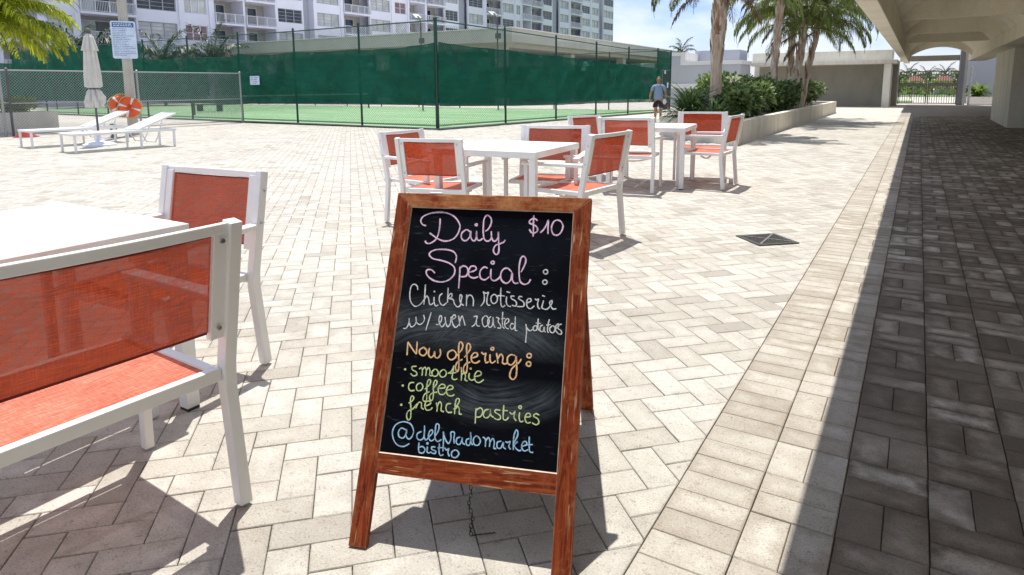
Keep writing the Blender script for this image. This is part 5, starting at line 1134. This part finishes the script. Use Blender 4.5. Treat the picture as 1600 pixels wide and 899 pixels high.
palm(-4.01, 22.65, zs, [(0, 0, 0), (.02, 0, 1.2), (.05, 0, 2.2), (.10, 0, 3.2), (.12, 0, 4.2)], [.085, .08, .095, .105, .09], 'tall palm second from the left whose trunk runs out of the top of the picture', 22, 17, 2, (.9, 9), dirs=[(3.3, 2, 1.1), (3.0, 4, 1.2), (3.7, 4, 1.2), (2.6, 2, 1.2)])
palm(-4.14, 26.68, zs, [(0, 0, 0), (0, 0, 1.2), (.0, 0, 2.2), (.03, 0, 3.1), (.03, 0, 3.5)], [.095, .09, .10, .11, .08], 'slim palm between the two pairs, third trunk from the left', 23, 17, 2, (.9, 9), dirs=[(3.5, 4, 1.1), (3.1, 2, 1.2)])
palm(-3.62, 23.9, zs, [(0, 0, 0), (.12, 0, 1.0), (.20, 0, 1.8), (.26, 0, 2.4), (.30, 0, 2.75)], [.11, .10, .11, .10, .07], 'short palm leaning right with a dense low crown', 24, 22, 1, (.4, 9), dirs=[(.2, 1, 1.1), (.5, 2, 1.1), (3.4, 1, 1.1)])
palm(-3.36, 24.4, zs, [(0, 0, 0), (.10, 0, 1.0), (.22, 0, 1.8), (.34, 0, 2.4), (.38, 0, 2.75)], [.08, .075, .075, .07, .055], 'thin palm nearest the covered walkway with a long arching frond', 25, 12, 1, (.4, 9), dirs=[(.55, 0, 1.05), (.35, 1, 1.15)])
SH = [(-3.75, 16.1, .5, .72, 'leaf', 0, 'dark bushy shrub at the near end of the planter, right of the thickest palm'),
      (-4.2, 18.3, .75, 1.05, 'leaf', 6, 'shrub with pale new growth just behind the thickest palm'),
      (-3.8, 17.3, .6, .85, 'leaf', 0, 'low dark shrub spilling towards the planter rim'),
      (-5.0, 19.6, .8, 1.25, 'leaf_lime', 3, 'tall lime green shrub in the middle of the planter'),
      (-4.0, 20.0, .7, .95, 'leaf', 7, 'shrub covered with cream tips near the middle of the planter wall'),
      (-4.2, 21.6, .75, 1.1, 'leaf', 4, 'rounded dark shrub left of the tall trunk'),
      (-3.75, 23.0, .6, .95, 'leaf', 2, 'dark shrub at the foot of the short leaning palm'),
      (-3.85, 25.3, .75, 1.05, 'leaf', 5, 'dark glossy shrub right of the leaning palms'),
      (-3.8, 27.6, .8, 1.05, 'leaf', 4, 'shrub with pale tips towards the far end of the planter'),
      (-3.9, 29.9, .85, 1.0, 'leaf', 3, 'last dark shrub at the far corner of the planter'),
      (-5.1, 22.9, .7, 1.2, 'leaf_lime', 2, 'yellowish green shrub behind the tall palm trunk'),
      (-5.0, 18.0, .6, .9, 'leaf', 0, 'dark shrub at the back of the planter beside the thickest palm')]
for i, (x, y, r_, h, mt, fl, lab) in enumerate(SH): shrub(x, y, zs-.02, r_, r_, h, 1900, .135, lab, mt=mt, flowers=fl, seed=300+i, group='shrubs in the planter')
strap_plant(-4.55, 15.65, zs, 330, 1.15, 'spiky dark green strap leaf plant at the near left corner of the planter', 41)
strap_plant(-3.85, 15.0, zs, 120, .75, 'smaller strap leaf clump on the near rim of the planter', 42)
strap_plant(-3.75, 21.6, zs, 60, .8, 'loose strap leaf tuft hanging over the planter rim', 43)

# left planter, hedge and palm
lp = thing('left_planter', 'plain concrete planter box behind the silver fence at the left edge', 'planter')
mb = MB(); vs = [(-25.5, 3, -.02), (-23.2, 3, -.02), (-23.2, 10.45, -.02), (-25.5, 10.45, -.02)]; ii = [(-25.35, 3.15), (-23.38, 3.15), (-23.38, 10.27), (-25.35, 10.27)]
v8 = vs+[(x, y, .58) for x, y, z in vs]+[(x, y, .58) for x, y in ii]+[(x, y, .42) for x, y in ii]; fs = []
for i in range(4):
    j = (i+1) % 4; fs += [(i, j, 4+j, 4+i), (4+i, 4+j, 8+j, 8+i), (8+i, 8+j, 12+j, 12+i)]
mb.add(v8, fs); mb.build('wall', M['planter'], lp, bevel=.012)
mb = MB(); mb.add([(x, y, .48) for x, y in ii], [(0, 1, 2, 3)]); mb.build('soil', M['soil'], lp)
for i, (y, h, mt, lab) in enumerate(((9.6, .62, 'leaf_lime', 'rounded light green bush at the right end of the left planter'), (8.4, .60, 'leaf', 'dark clipped bush in the middle of the left planter'), (7.2, .60, 'leaf', 'dark clipped bush by the fence post at the left edge'))):
    shrub(-24.1, y, .46, .75, .85, h, 1500, .085, lab, mt=mt, seed=340+i, group='bushes in the left planter')
YM = [frond_mesh(2.6, .95, 2.2, .55, 84, 11, .034, .5, mt='frond_y'), frond_mesh(2.6, .6, 2.1, .55, 84, 12, .034, .6, mt='frond_y'), frond_mesh(2.3, .2, 1.7, .5, 76, 13, .034, .7, mt='frond_y'), frond_mesh(2.4, 1.25, 2.0, .5, 80, 14, .034, .4, mt='frond_y'), frond_mesh(2.0, -.1, 1.3, .45, 70, 15, .034, .7, mt='frond_y')]
palm(-24.2, 9.05, .48, [(0, 0, 0), (0, 0, 1.3), (0, 0, 2.4), (0, 0, 2.9)], [.09, .075, .07, .06], 'bright yellow green palm drooping into the top left corner', 26, 44, 0, (9, 9), YM, None, 1.18, dirs=[(1.1, 1, 1.2), (.75, 2, 1.25), (1.45, 2, 1.2), (.9, 0, 1.25), (1.0, 2, 1.3), (1.25, 4, 1.3), (.6, 4, 1.2), (1.3, 0, 1.2)])
# plants behind the court
GM = [frond_mesh(2.2, 1.1, 1.9, .5, 44, 61, .05, .5, mt='frond_far'), frond_mesh(2.0, .8, 1.9, .5, 42, 62, .05, .6, mt='frond_far'), frond_mesh(1.8, .4, 1.5, .45, 40, 63, .05, .6, mt='frond_far'), frond_mesh(2.3, 1.35, 1.2, .5, 44, 64, .05, .4, mt='frond_far'), frond_mesh(1.6, .1, 1.2, .4, 38, 65, .05, .6, mt='frond_far')]
for i, (x, y, h, lab) in enumerate(((-50, 30.2, 2.6, 'dark palm clump behind the court left of the two, beside the pole'), (-48.5, 33.6, 2.9, 'dark palm clump behind the court in front of the first balconies'), (-50.5, 25.0, 2.9, 'dark palm showing just right of the white rules sign'))):
    palm(x, y, 0, [(0, 0, 0), (.05, 0, h*.5), (0, 0, h)], [.12, .1, .08], lab, 70+i, 30, 0, (9, 9), GM, 'palms behind the court', 1.75)
# beyond the gate
for i, (x, y, h, lab) in enumerate(((-1.6, 118, 2.4, 'leftmost dark palm beyond the metal gate'), (.9, 121, 2.1, 'second dark palm beyond the metal gate'), (3.2, 119, 2.4, 'third dark palm beyond the metal gate'), (5.6, 124, 2.1, 'rightmost dark palm beyond the metal gate'))):
    palm(x, y, 0, [(0, 0, 0), (0, 0, h*.5), (0, 0, h)], [.16, .13, .1], lab, 80+i, 14, 0, (9, 9), GM, 'palms beyond the gate', 1.0)
palm(-18.35, 59.2, 0, [(0, 0, 0), (0, 0, 2), (0, 0, 4.0)], [.14, .12, .1], 'small palm crown peeping over the pale building roof', 88, 14, 0, (9, 9), GM, None, .8)
rg = random.Random(9); mb = MB()
for k in range(26): leaf_clump(mb, (-9+k*.95+rg.uniform(-.4, .4), 104+rg.uniform(-2, 2), 1.2+rg.uniform(-.2, .3)), (1.1, 1.1, 1.3), 90, .6, rg)
hd = mb.build('hedge_belt', M['leaf']); tag(hd, 'dark green belt of hedging far beyond the metal gate', 'hedge')
mb = MB()
for k in range(12): leaf_clump(mb, (-2.6+k*.55, 62+rg.uniform(-.5, .5), .75+.2*rg.random()), (.55, .5, .65), 80, .25, rg)
hd = mb.build('hibiscus_hedge', M['leaf_lime']); tag(hd, 'light green hedge close behind the bars of the gate', 'hedge')
for hx, lab in ((-.75, 'distant house with a red roof seen through the left leaf of the gate'), (2.1, 'distant house with a red roof seen through the right leaf of the gate')):
    hh = thing('distant_house', lab, 'house', (hx, 92, 0), 0, 'distant red roofed houses')
    mb = MB(); mb.box(-.5, 1.1, 0, 3, 0, 1.5); mb.build('wall', M['endwall'], hh)
    mb = MB(); mb.add([(-.7, -.3, 1.5), (1.3, -.3, 1.5), (1.3, 3.3, 1.5), (-.7, 3.3, 1.5), (-.1, 1.5, 2.05), (.7, 1.5, 2.05)], [(0, 1, 5, 4), (1, 2, 5), (2, 3, 4, 5), (3, 0, 4), (3, 2, 1, 0)]); mb.build('roof', M['roof_red'], hh)
    for x in (-.3, .5): mb = MB(); mb.box(x, x+.4, -.03, .02, .5, 1.2); mb.build('window', M['glass_dark'], hh)
strap_plant(3.0, 48.6, .35, 150, 1.3, 'bright variegated croton against the grey wall right of the gate', 44, 'leaf_lime', .10, 'croton')
shrub(2.62, 48.5, .35, .42, .4, .75, 500, .12, 'dark round bush at the foot of the grey wall right of the gate', seed=360)

# ------------------------------------------------------------------ pool pole with rules sign and lifebuoys
pp = thing('concrete_pole', 'weathered concrete light pole behind the loungers carrying the rules sign', 'pole', (-18.35, 10.1, 0))
mb = MB(); mb.lathe([(.20, 0), (.19, .12), (.135, .16), (.125, 1.5), (.115, 4.0), (.10, 7.0)], 16); mb.build('shaft', M['pole_conc'], pp)
def to_cam(x, y): return face_dir(x, y)       # local +Y points away from the camera
rs = thing('rules_sign', 'white pool rules sign with a blue heading strapped to the concrete pole', 'sign', (-18.20, 9.99, 2.55), to_cam(-18.2, 9.9)-0.03)
rs.rotation_euler = (0, 0, rs.rotation_euler.z)
mb = MB(); pts = [];
for cx, cz, a0 in ((.24, .44, 0), (-.24, .44, 90), (-.24, -.44, 180), (.24, -.44, 270)):
    for q in range(4): a = RAD(a0+q*30); pts.append((cx+.05*math.cos(a), cz+.05*math.sin(a)))
n = len(pts); mb.add([(x, -.006, z) for x, z in pts]+[(x, .004, z) for x, z in pts], [tuple(range(n)), tuple(range(2*n-1, n-1, -1))]+[((i+1) % n, i, n+i, n+(i+1) % n) for i in range(n)]); mb.build('plate', M['sign_white'], rs)
mb = MB(); mb.box(-.25, .25, -.0085, -.006, .33, .45); mb.build('heading', M['sign_blue'], rs)
mb = MB(); r = random.Random(4)
for row, z in ((0, .415), (1, .37)):
    x = -.22
    while x < .2: l = r.uniform(.03, .07); mb.box(x, min(.22, x+l), -.0105, -.0085, z-.012, z+.012); x += l+.018
mb.build('heading_print', M['sign_white'], rs)
mb = MB()
for k in range(16):
    z = .29-k*.046; x = -.25; xe = r.uniform(.02, .25)
    while x < xe: l = r.uniform(.02, .09); mb.box(x, min(xe+.01, x+l), -.0095, -.006, z-.008, z+.006); x += l+.014
mb.build('small_print', M['ink'], rs)
def ring(x, y, z, rz, tilt, lab):
    t = thing('lifebuoy', lab, 'lifebuoy', (x, y, z), rz, 'orange lifebuoys'); n1, n2 = 48, 12; R_, r_ = .165, .098
    def arc_(nm, m_, i0, i1, ex, par):
        mb = MB()
        for i in range(i0, i1):
            vs = []
            for ii in (i, i+1):
                a = 2*math.pi*ii/n1+tilt
                for j in range(n2): b = 2*math.pi*j/n2; q = r_+ex; rr = R_+q*math.cos(b); vs.append((rr*math.cos(a), q*.75*math.sin(b), rr*math.sin(a)))
            mb.add(vs, [(j, (j+1) % n2, n2+(j+1) % n2, n2+j) for j in range(n2)], .5)
        return mb.build(nm, m_, par, smooth=True)
    bd = arc_('ring_body', M['orange_ring'], 0, n1, 0, t)
    for q_ in range(4): arc_('white_band', M['ring_band'], q_*12, q_*12+2, .005, bd)
    mb = MB(); ps = [((R_+.105+.03*abs(math.sin(2*(2*math.pi*i/48))))*math.cos(2*math.pi*i/48+tilt), -.01, (R_+.105+.03*abs(math.sin(2*(2*math.pi*i/48))))*math.sin(2*math.pi*i/48+tilt)) for i in range(49)]; mb.tube(ps, .011, 5, cap=False); mb.build('grab_rope', M['rope'], t)
ring(-18.13, 9.70, .83, to_cam(-18.2, 9.9), .5, 'left one of the two orange lifebuoys hung on the concrete pole')
ring(-17.93, 9.83, .77, to_cam(-18.2, 9.9)-.1, 1.1, 'right one of the two orange lifebuoys hung on the concrete pole')
sp = thing('red_fitting', 'small red and grey standpipe at the foot of the concrete pole', 'standpipe', (-17.95, 9.35, 0))
mb = MB(); mb.lathe([(.07, 0), (.07, .22), (.11, .24), (.11, .30), (.05, .36)], 12); mb.build('riser', M['kerb'], sp); mb = MB(); mb.tube([(-.12, 0, .27), (.12, 0, .27)], [.06, .06], 10); mb.build('valve_cap', M['red_cloth'], sp)

# ------------------------------------------------------------------ sun loungers and umbrella
def make_lounger(lab):
    t = thing('sun_lounger', lab, 'sun lounger', (0, 0, 0), 0, 'white sun loungers'); hw = .30
    mb = MB()
    for s in (-1, 1): mb.box(s*hw-.018, s*hw+.018, 0, 1.78, .30, .34)
    for y in (0, 1.745, 1.05): mb.box(-hw+.019, hw-.019, y, y+.034, .301, .338)
    mb.build('frame', M['white_far'], t, bevel=.003)
    for y in (.03, 1.73):
        for s in (-1, 1): mb = MB(); mb.path([(s*hw, y, 0), (s*hw, y, .299)], .036, .036, (1, 0, 0)); mb.build('leg', M['white_far'], t, bevel=.003)
    for s in (-1, 1): mb = MB(); mb.path([(s*hw, 1.12, 0), (s*hw, 1.12, .299)], .030, .030, (1, 0, 0)); mb.build('leg', M['white_far'], t)
    for s in (-1, 1):
        mb = MB(); mb.path([(s*.24, 1.15, .30), (s*.24, 1.24, .12), (s*.24, 1.40, .10), (s*.24, 1.50, .30), (s*.24, 1.55, .49)], .018, .018, (1, 0, 0)); mb.build('prop', M['white_far'], t)
    mb = MB(); nx = 6; vs = []
    for j in range(9):
        y = .03+1.03*j/8; vs += [(-.272+.544*i/nx, y, .336-.012*math.sin(math.pi*i/nx)) for i in range(nx+1)]
    mb.add(vs, [(j*7+i, j*7+i+1, (j+1)*7+i+1, (j+1)*7+i) for j in range(8) for i in range(6)]); mb.build('seat_sling', M['pale_sling'], t, smooth=True)
    a = .37; bl = .78; ca, sa = math.cos(a), math.sin(a); y0, z0 = 1.08, .345
    mb = MB()
    for s in (-1, 1): mb.path([(s*.262, y0, z0), (s*.262, y0+bl*ca, z0+bl*sa)], .030, .030, (1, 0, 0))
    mb.path([(-.262, y0+bl*ca, z0+bl*sa), (.262, y0+bl*ca, z0+bl*sa)], .030, .030); mb.build('back_frame', M['white_far'], t)
    mb = MB(); vs = []
    for j in range(6): q = bl*j/5; vs += [(-.245+.49*i/nx, y0+q*ca, z0+q*sa+.016-.01*math.sin(math.pi*i/nx)) for i in range(nx+1)]
    mb.add(vs, [(j*7+i, j*7+i+1, (j+1)*7+i+1, (j+1)*7+i) for j in range(5) for i in range(6)]); mb.build('back_sling', M['pale_sling'], t, smooth=True)
    return t
l1 = make_lounger('pale sun lounger nearer the camera, in front of the folded umbrella'); l1.location = (-14.45, 6.60, 0); l1.scale = (1.14,)*3; l1.rotation_euler = (0, 0, face_dir(.10, .995))
l2 = copy_tree(l1); l2['label'] = 'pale sun lounger farther left, behind the folded umbrella'; l2.location = (-16.57, 6.74, 0); l2.rotation_euler = (0, 0, face_dir(.10, .995))
um = thing('folded_umbrella', 'closed cream market umbrella tied shut between the sun loungers', 'umbrella', (-15.62, 7.81, 0))
um.scale = (.95, .95, .965)
def pleat(t, z): return 1+.16*math.cos(8*t)+.07*math.cos(16*t+z*4)
mb = MB(); mb.tube([(0, 0, .02), (0, 0, 2.56)], .024, 10); mb.build('pole', M['um_pole'], um)
mb = MB(); mb.lathe([(.035, 2.52), (.05, 2.56), (.06, 2.60), (.045, 2.64), (.012, 2.68)], 12); mb.build('finial', M['kerb'], um)
mb = MB(); mb.lathe([(.10, 1.33), (.16, 1.36), (.155, 1.6), (.14, 1.9), (.125, 2.12), (.11, 2.3), (.07, 2.5)], 64, fn=pleat); mb.lathe([(.15, .88), (.17, 1.0), (.165, 1.12), (.12, 1.24), (.085, 1.30)], 64, fn=lambda t, z: 1+.30*math.cos(7*t+z*9)+.12*math.cos(15*t)); cn2 = mb.build('canopy', M['canvas'], um, smooth=False)
mb = MB(); mb.lathe([(.165, 2.17), (.135, 2.3), (.09, 2.47), (.04, 2.55)], 64, fn=pleat); mb.build('vent_flap', M['canvas'], cn2)
mb = MB(); mb.lathe([(.10, 1.29), (.105, 1.31), (.10, 1.335)], 24); mb.build('tie_strap', M['um_pole'], um)
mb = MB(); mb.lathe([(.36, 0), (.35, .04), (.20, .09), (.06, .12), (.04, .26)], 28); mb.build('weighted_base', M['base_white'], um, smooth=False)
tw = thing('red_towel', 'crumpled dark red towel on the paving at the foot of the silver fence, far left', 'towel', (-20.3, 8.3, 0), .7); tw.scale = (.8, .8, .9)
mb = MB(); rg = random.Random(2); n1 = 10; vs = []
for j in range(n1+1):
    for i in range(n1+1):
        x, y = -.35+.7*i/n1, -.2+.4*j/n1; e_ = math.sin(math.pi*i/n1)*math.sin(math.pi*j/n1); vs.append((x+rg.uniform(-.02, .02), y+rg.uniform(-.02, .02), .01+e_*(.14+.07*math.sin(i*1.7+j*1.1)+rg.uniform(-.03, .03))))
mb.add(vs, [(j*(n1+1)+i, j*(n1+1)+i+1, (j+1)*(n1+1)+i+1, (j+1)*(n1+1)+i) for j in range(n1) for i in range(n1)]); mb.build('cloth', M['red_cloth'], tw, smooth=True)

# ------------------------------------------------------------------ person walking towards the camera
def skinned(name, verts, edges, radii, mt, par, sub=2, root=0):
    me = bpy.data.meshes.new(name); me.from_pydata(verts, edges, []); me.materials.append(mt); o = obj(name, me, par)
    s = o.modifiers.new('skin', 'SKIN'); s.branch_smoothing = .6; s.use_smooth_shade = True
    for i, sv in enumerate(me.skin_vertices[0].data):
        r_ = radii[i]; sv.radius = r_ if isinstance(r_, tuple) else (r_, r_); sv.use_root = (i == root); sv.use_loose = False
    m_ = o.modifiers.new('sub', 'SUBSURF'); m_.levels = sub; m_.render_levels = sub
    return o
KS = .865
ps_ = thing('person', 'person in a blue grey polo shirt and dark shorts walking with a racket', 'person', (-7.50, 21.80, 0), face_dir(.33, -.944))
ps_.scale = (KS,)*3
# local: +Y is the walking direction, +X the person's right hand side
V, E_, R_ = [], [], []
def vtx(p, r, par=None):
    V.append(p); R_.append(r)
    if par is not None: E_.append((par, len(V)-1))
    return len(V)-1
pel = vtx((0, 0, .93), (.150, .105)); ch1 = vtx((0, .005, 1.10), (.145, .105), pel); ch2 = vtx((0, .01, 1.30), (.165, .115), ch1); ch3 = vtx((0, 0, 1.42), (.110, .085), ch2)
nk = vtx((0, .01, 1.50), .056, ch3); hb = vtx((0, .025, 1.575), (.068, .075), nk); hm = vtx((0, .03, 1.65), (.074, .088), hb); ht = vtx((0, .015, 1.715), (.060, .070), hm)
def arm(s, pts, fing_dir):
    sh = vtx((s*.185, 0, 1.405), .058, ch3); prev = sh
    for p, r in pts: prev = vtx((s*p[0], p[1], p[2]), r, prev)
    w = V[prev]; pr_ = vtx((w[0]+s*.008, w[1]+fing_dir*.015, w[2]-.045), (.034, .020), prev)
    for k, (l, off) in enumerate(((.070, -.026), (.082, -.009), (.078, .009), (.062, .026))):
        b = V[pr_]; a1 = vtx((b[0], b[1]+off, b[2]-.045), .010, pr_); a2 = vtx((b[0]-s*.008, b[1]+off+fing_dir*.006, b[2]-.045-l*.5), .009, a1); vtx((b[0]-s*.025, b[1]+off+fing_dir*.012, b[2]-.045-l*.85), .0075, a2)
    b = V[pr_]; t1 = vtx((b[0]-s*.012, b[1]+.040, b[2]-.012), .011, pr_); vtx((b[0]-s*.02, b[1]+.055, b[2]-.050), .009, t1)
    return prev
arm(1, [((.245, -.015, 1.27), .052), ((.285, -.03, 1.14), .044), ((.315, .03, 1.0), .038), ((.325, .06, .90), .028)], 1)
arm(-1, [((.235, -.03, 1.27), .050), ((.27, -.06, 1.14), .043), ((.285, -.02, 1.0), .037), ((.285, .03, .90), .028)], 1)
def leg_(s, yk, ya):
    h = vtx((s*.095, 0, .86), .096, pel); m0 = vtx((s*.10, yk*.5, .68), .080, h); k = vtx((s*.10, yk, .49), .058, m0); c = vtx((s*.10, (yk+ya)/2-.012, .34), .056, k); a = vtx((s*.10, ya, .09), .036, c)
    f1 = vtx((s*.10, ya+.03, .045), .036, a); f2 = vtx((s*.105, ya+.13, .032), .036, f1); vtx((s*.105, ya+.20, .026), .026, f2)
leg_(1, .10, .12); leg_(-1, -.03, -.10)
body = skinned('body', V, E_, R_, M['skin'], ps_)
sv, se, sr = [(0, 0, .86), (0, .005, .99), (0, .01, 1.16), (0, .012, 1.31), (0, 0, 1.425), (0, .005, 1.475)], [(0, 1), (1, 2), (2, 3), (3, 4), (4, 5)], [(.205, .165), (.195, .160), (.185, .152), (.195, .150), (.128, .100), (.066, .066)]
for s in (-1, 1):
    b = len(sv); sv += [(s*.19, 0, 1.40), (s*.235, -.018, 1.29), (s*.258, -.025, 1.21)]; se += [(4, b), (b, b+1), (b+1, b+2)]; sr += [.076, .072, .070]
shirt = skinned('polo_shirt', sv, se, sr, M['shirt'], ps_)
mb = MB(); mb.add([(-.05, .095, 1.475), (0, .125, 1.40), (.05, .095, 1.475), (.085, .03, 1.515), (-.085, .03, 1.515), (0, .09, 1.46)], [(4, 0, 1, 5), (5, 1, 2, 3)]); mb.build('collar', M['shoe'], shirt)
hv, he, hr = [(0, 0, .93), (0, 0, .84)], [(0, 1)], [(.195, .155), (.175, .145)]
for s, yk in ((-1, -.03), (1, .10)):
    b = len(hv); hv += [(s*.10, .0, .78), (s*.108, yk*.5, .66), (s*.112, yk*.75, .56)]; he += [(1, b), (b, b+1), (b+1, b+2)]; hr += [.125, .118, .112]
skinned('shorts', hv, he, hr, M['shorts'], ps_)
skinned('hair', [(0, -.03, 1.62), (0, -.035, 1.69), (0, -.005, 1.745), (0, .045, 1.735)], [(0, 1), (1, 2), (2, 3)], [(.066, .05), (.074, .062), (.062, .052), (.045, .03)], M['hair'], ps_)
mb = MB()
mb.lathe([(.006, -.010), (.011, 0), (.006, .010)], 8, .028, .113)
mb.v = [(x, y, z+1.652) for x, y, z in mb.v]; k0 = len(mb.v); mb2 = MB(); mb2.lathe([(.006, 1.642), (.011, 1.652), (.006, 1.662)], 8, -.028, .113); mb.add(mb2.v, mb2.f)
mb.box(-.024, .024, .106, .114, 1.592, 1.598); mb.build('facial_features', M['shorts'], body)
mb = MB(); mb.add([(-.012, .105, 1.665), (.012, .105, 1.665), (.017, .108, 1.618), (-.017, .108, 1.618), (0, .138, 1.624)], [(0, 1, 4), (1, 2, 4), (2, 3, 4), (3, 0, 4)]); mb.build('nose', M['skin'], body)
for s in (-1, 1): mb = MB(); mb.lathe([(.006, 1.615), (.016, 1.635), (.018, 1.655), (.008, 1.672)], 8, s*.078, .025); mb.build('ear', M['skin'], body)
for s, ya in ((1, .12), (-1, -.10)):
    skinned('shoe', [(s*.10, ya-.03, .045), (s*.10, ya+.06, .042), (s*.107, ya+.19, .032)], [(0, 1), (1, 2)], [(.048, .044), (.050, .042), (.042, .030)], M['shoe'], ps_)
    mb = MB(); mb.lathe([(.046, .09), (.044, .19)], 12, s*.10, ya-.005); mb.build('sock', M['shoe'], ps_)
rk = thing('tennis_racket', 'red and white tennis racket hanging from the hand of the walking person', 'racket', (-7.50, 21.80, 0), face_dir(.33, -.944)); rk.scale = (KS,)*3
mb = MB(); mb.tube([(-.285, .05, .86), (-.33, .05, .70)], .016, 8); mb.build('grip', M['shorts'], rk)
mb = MB(); ax = Vector((-.32, 0, -.95)).normalized(); sd = Vector((.35, .93, -.1)).normalized(); c0 = Vector((-.33, .05, .70))+ax*.29
ps2 = [c0+ax*(-.165*math.cos(2*math.pi*i/24))+sd*(.115*math.sin(2*math.pi*i/24)) for i in range(25)]; mb.tube(ps2, .011, 6, cap=False)
mb.tube([Vector((-.33, .05, .70)), c0-ax*.165+sd*.03], .009, 6); mb.tube([Vector((-.33, .05, .70)), c0-ax*.165-sd*.03], .009, 6); mb.build('frame', M['racket'], rk)
mb = MB()
for k in range(-4, 5):
    w = math.sqrt(max(0, 1-(k/5)**2)); mb.tube([c0+ax*(k*.033)-sd*.11*w, c0+ax*(k*.033)+sd*.11*w], .0015, 4); mb.tube([c0+sd*(k*.023)-ax*.16*w, c0+sd*(k*.023)+ax*.16*w], .0015, 4)
mb.build('strings', M['shoe'], rk)
tv = thing('white_towel', 'small white towel held with the racket by the walking person', 'towel', (-7.50, 21.80, 0), face_dir(.33, -.944)); tv.scale = (KS,)*3
mb = MB(); mb.lathe([(.03, .92), (.06, .87), (.075, .80), (.05, .72), (.015, .70)], 12, -.235, .07, fn=lambda t, z: 1+.2*math.cos(3*t+z*20)); mb.build('cloth', M['shoe'], tv, smooth=True)
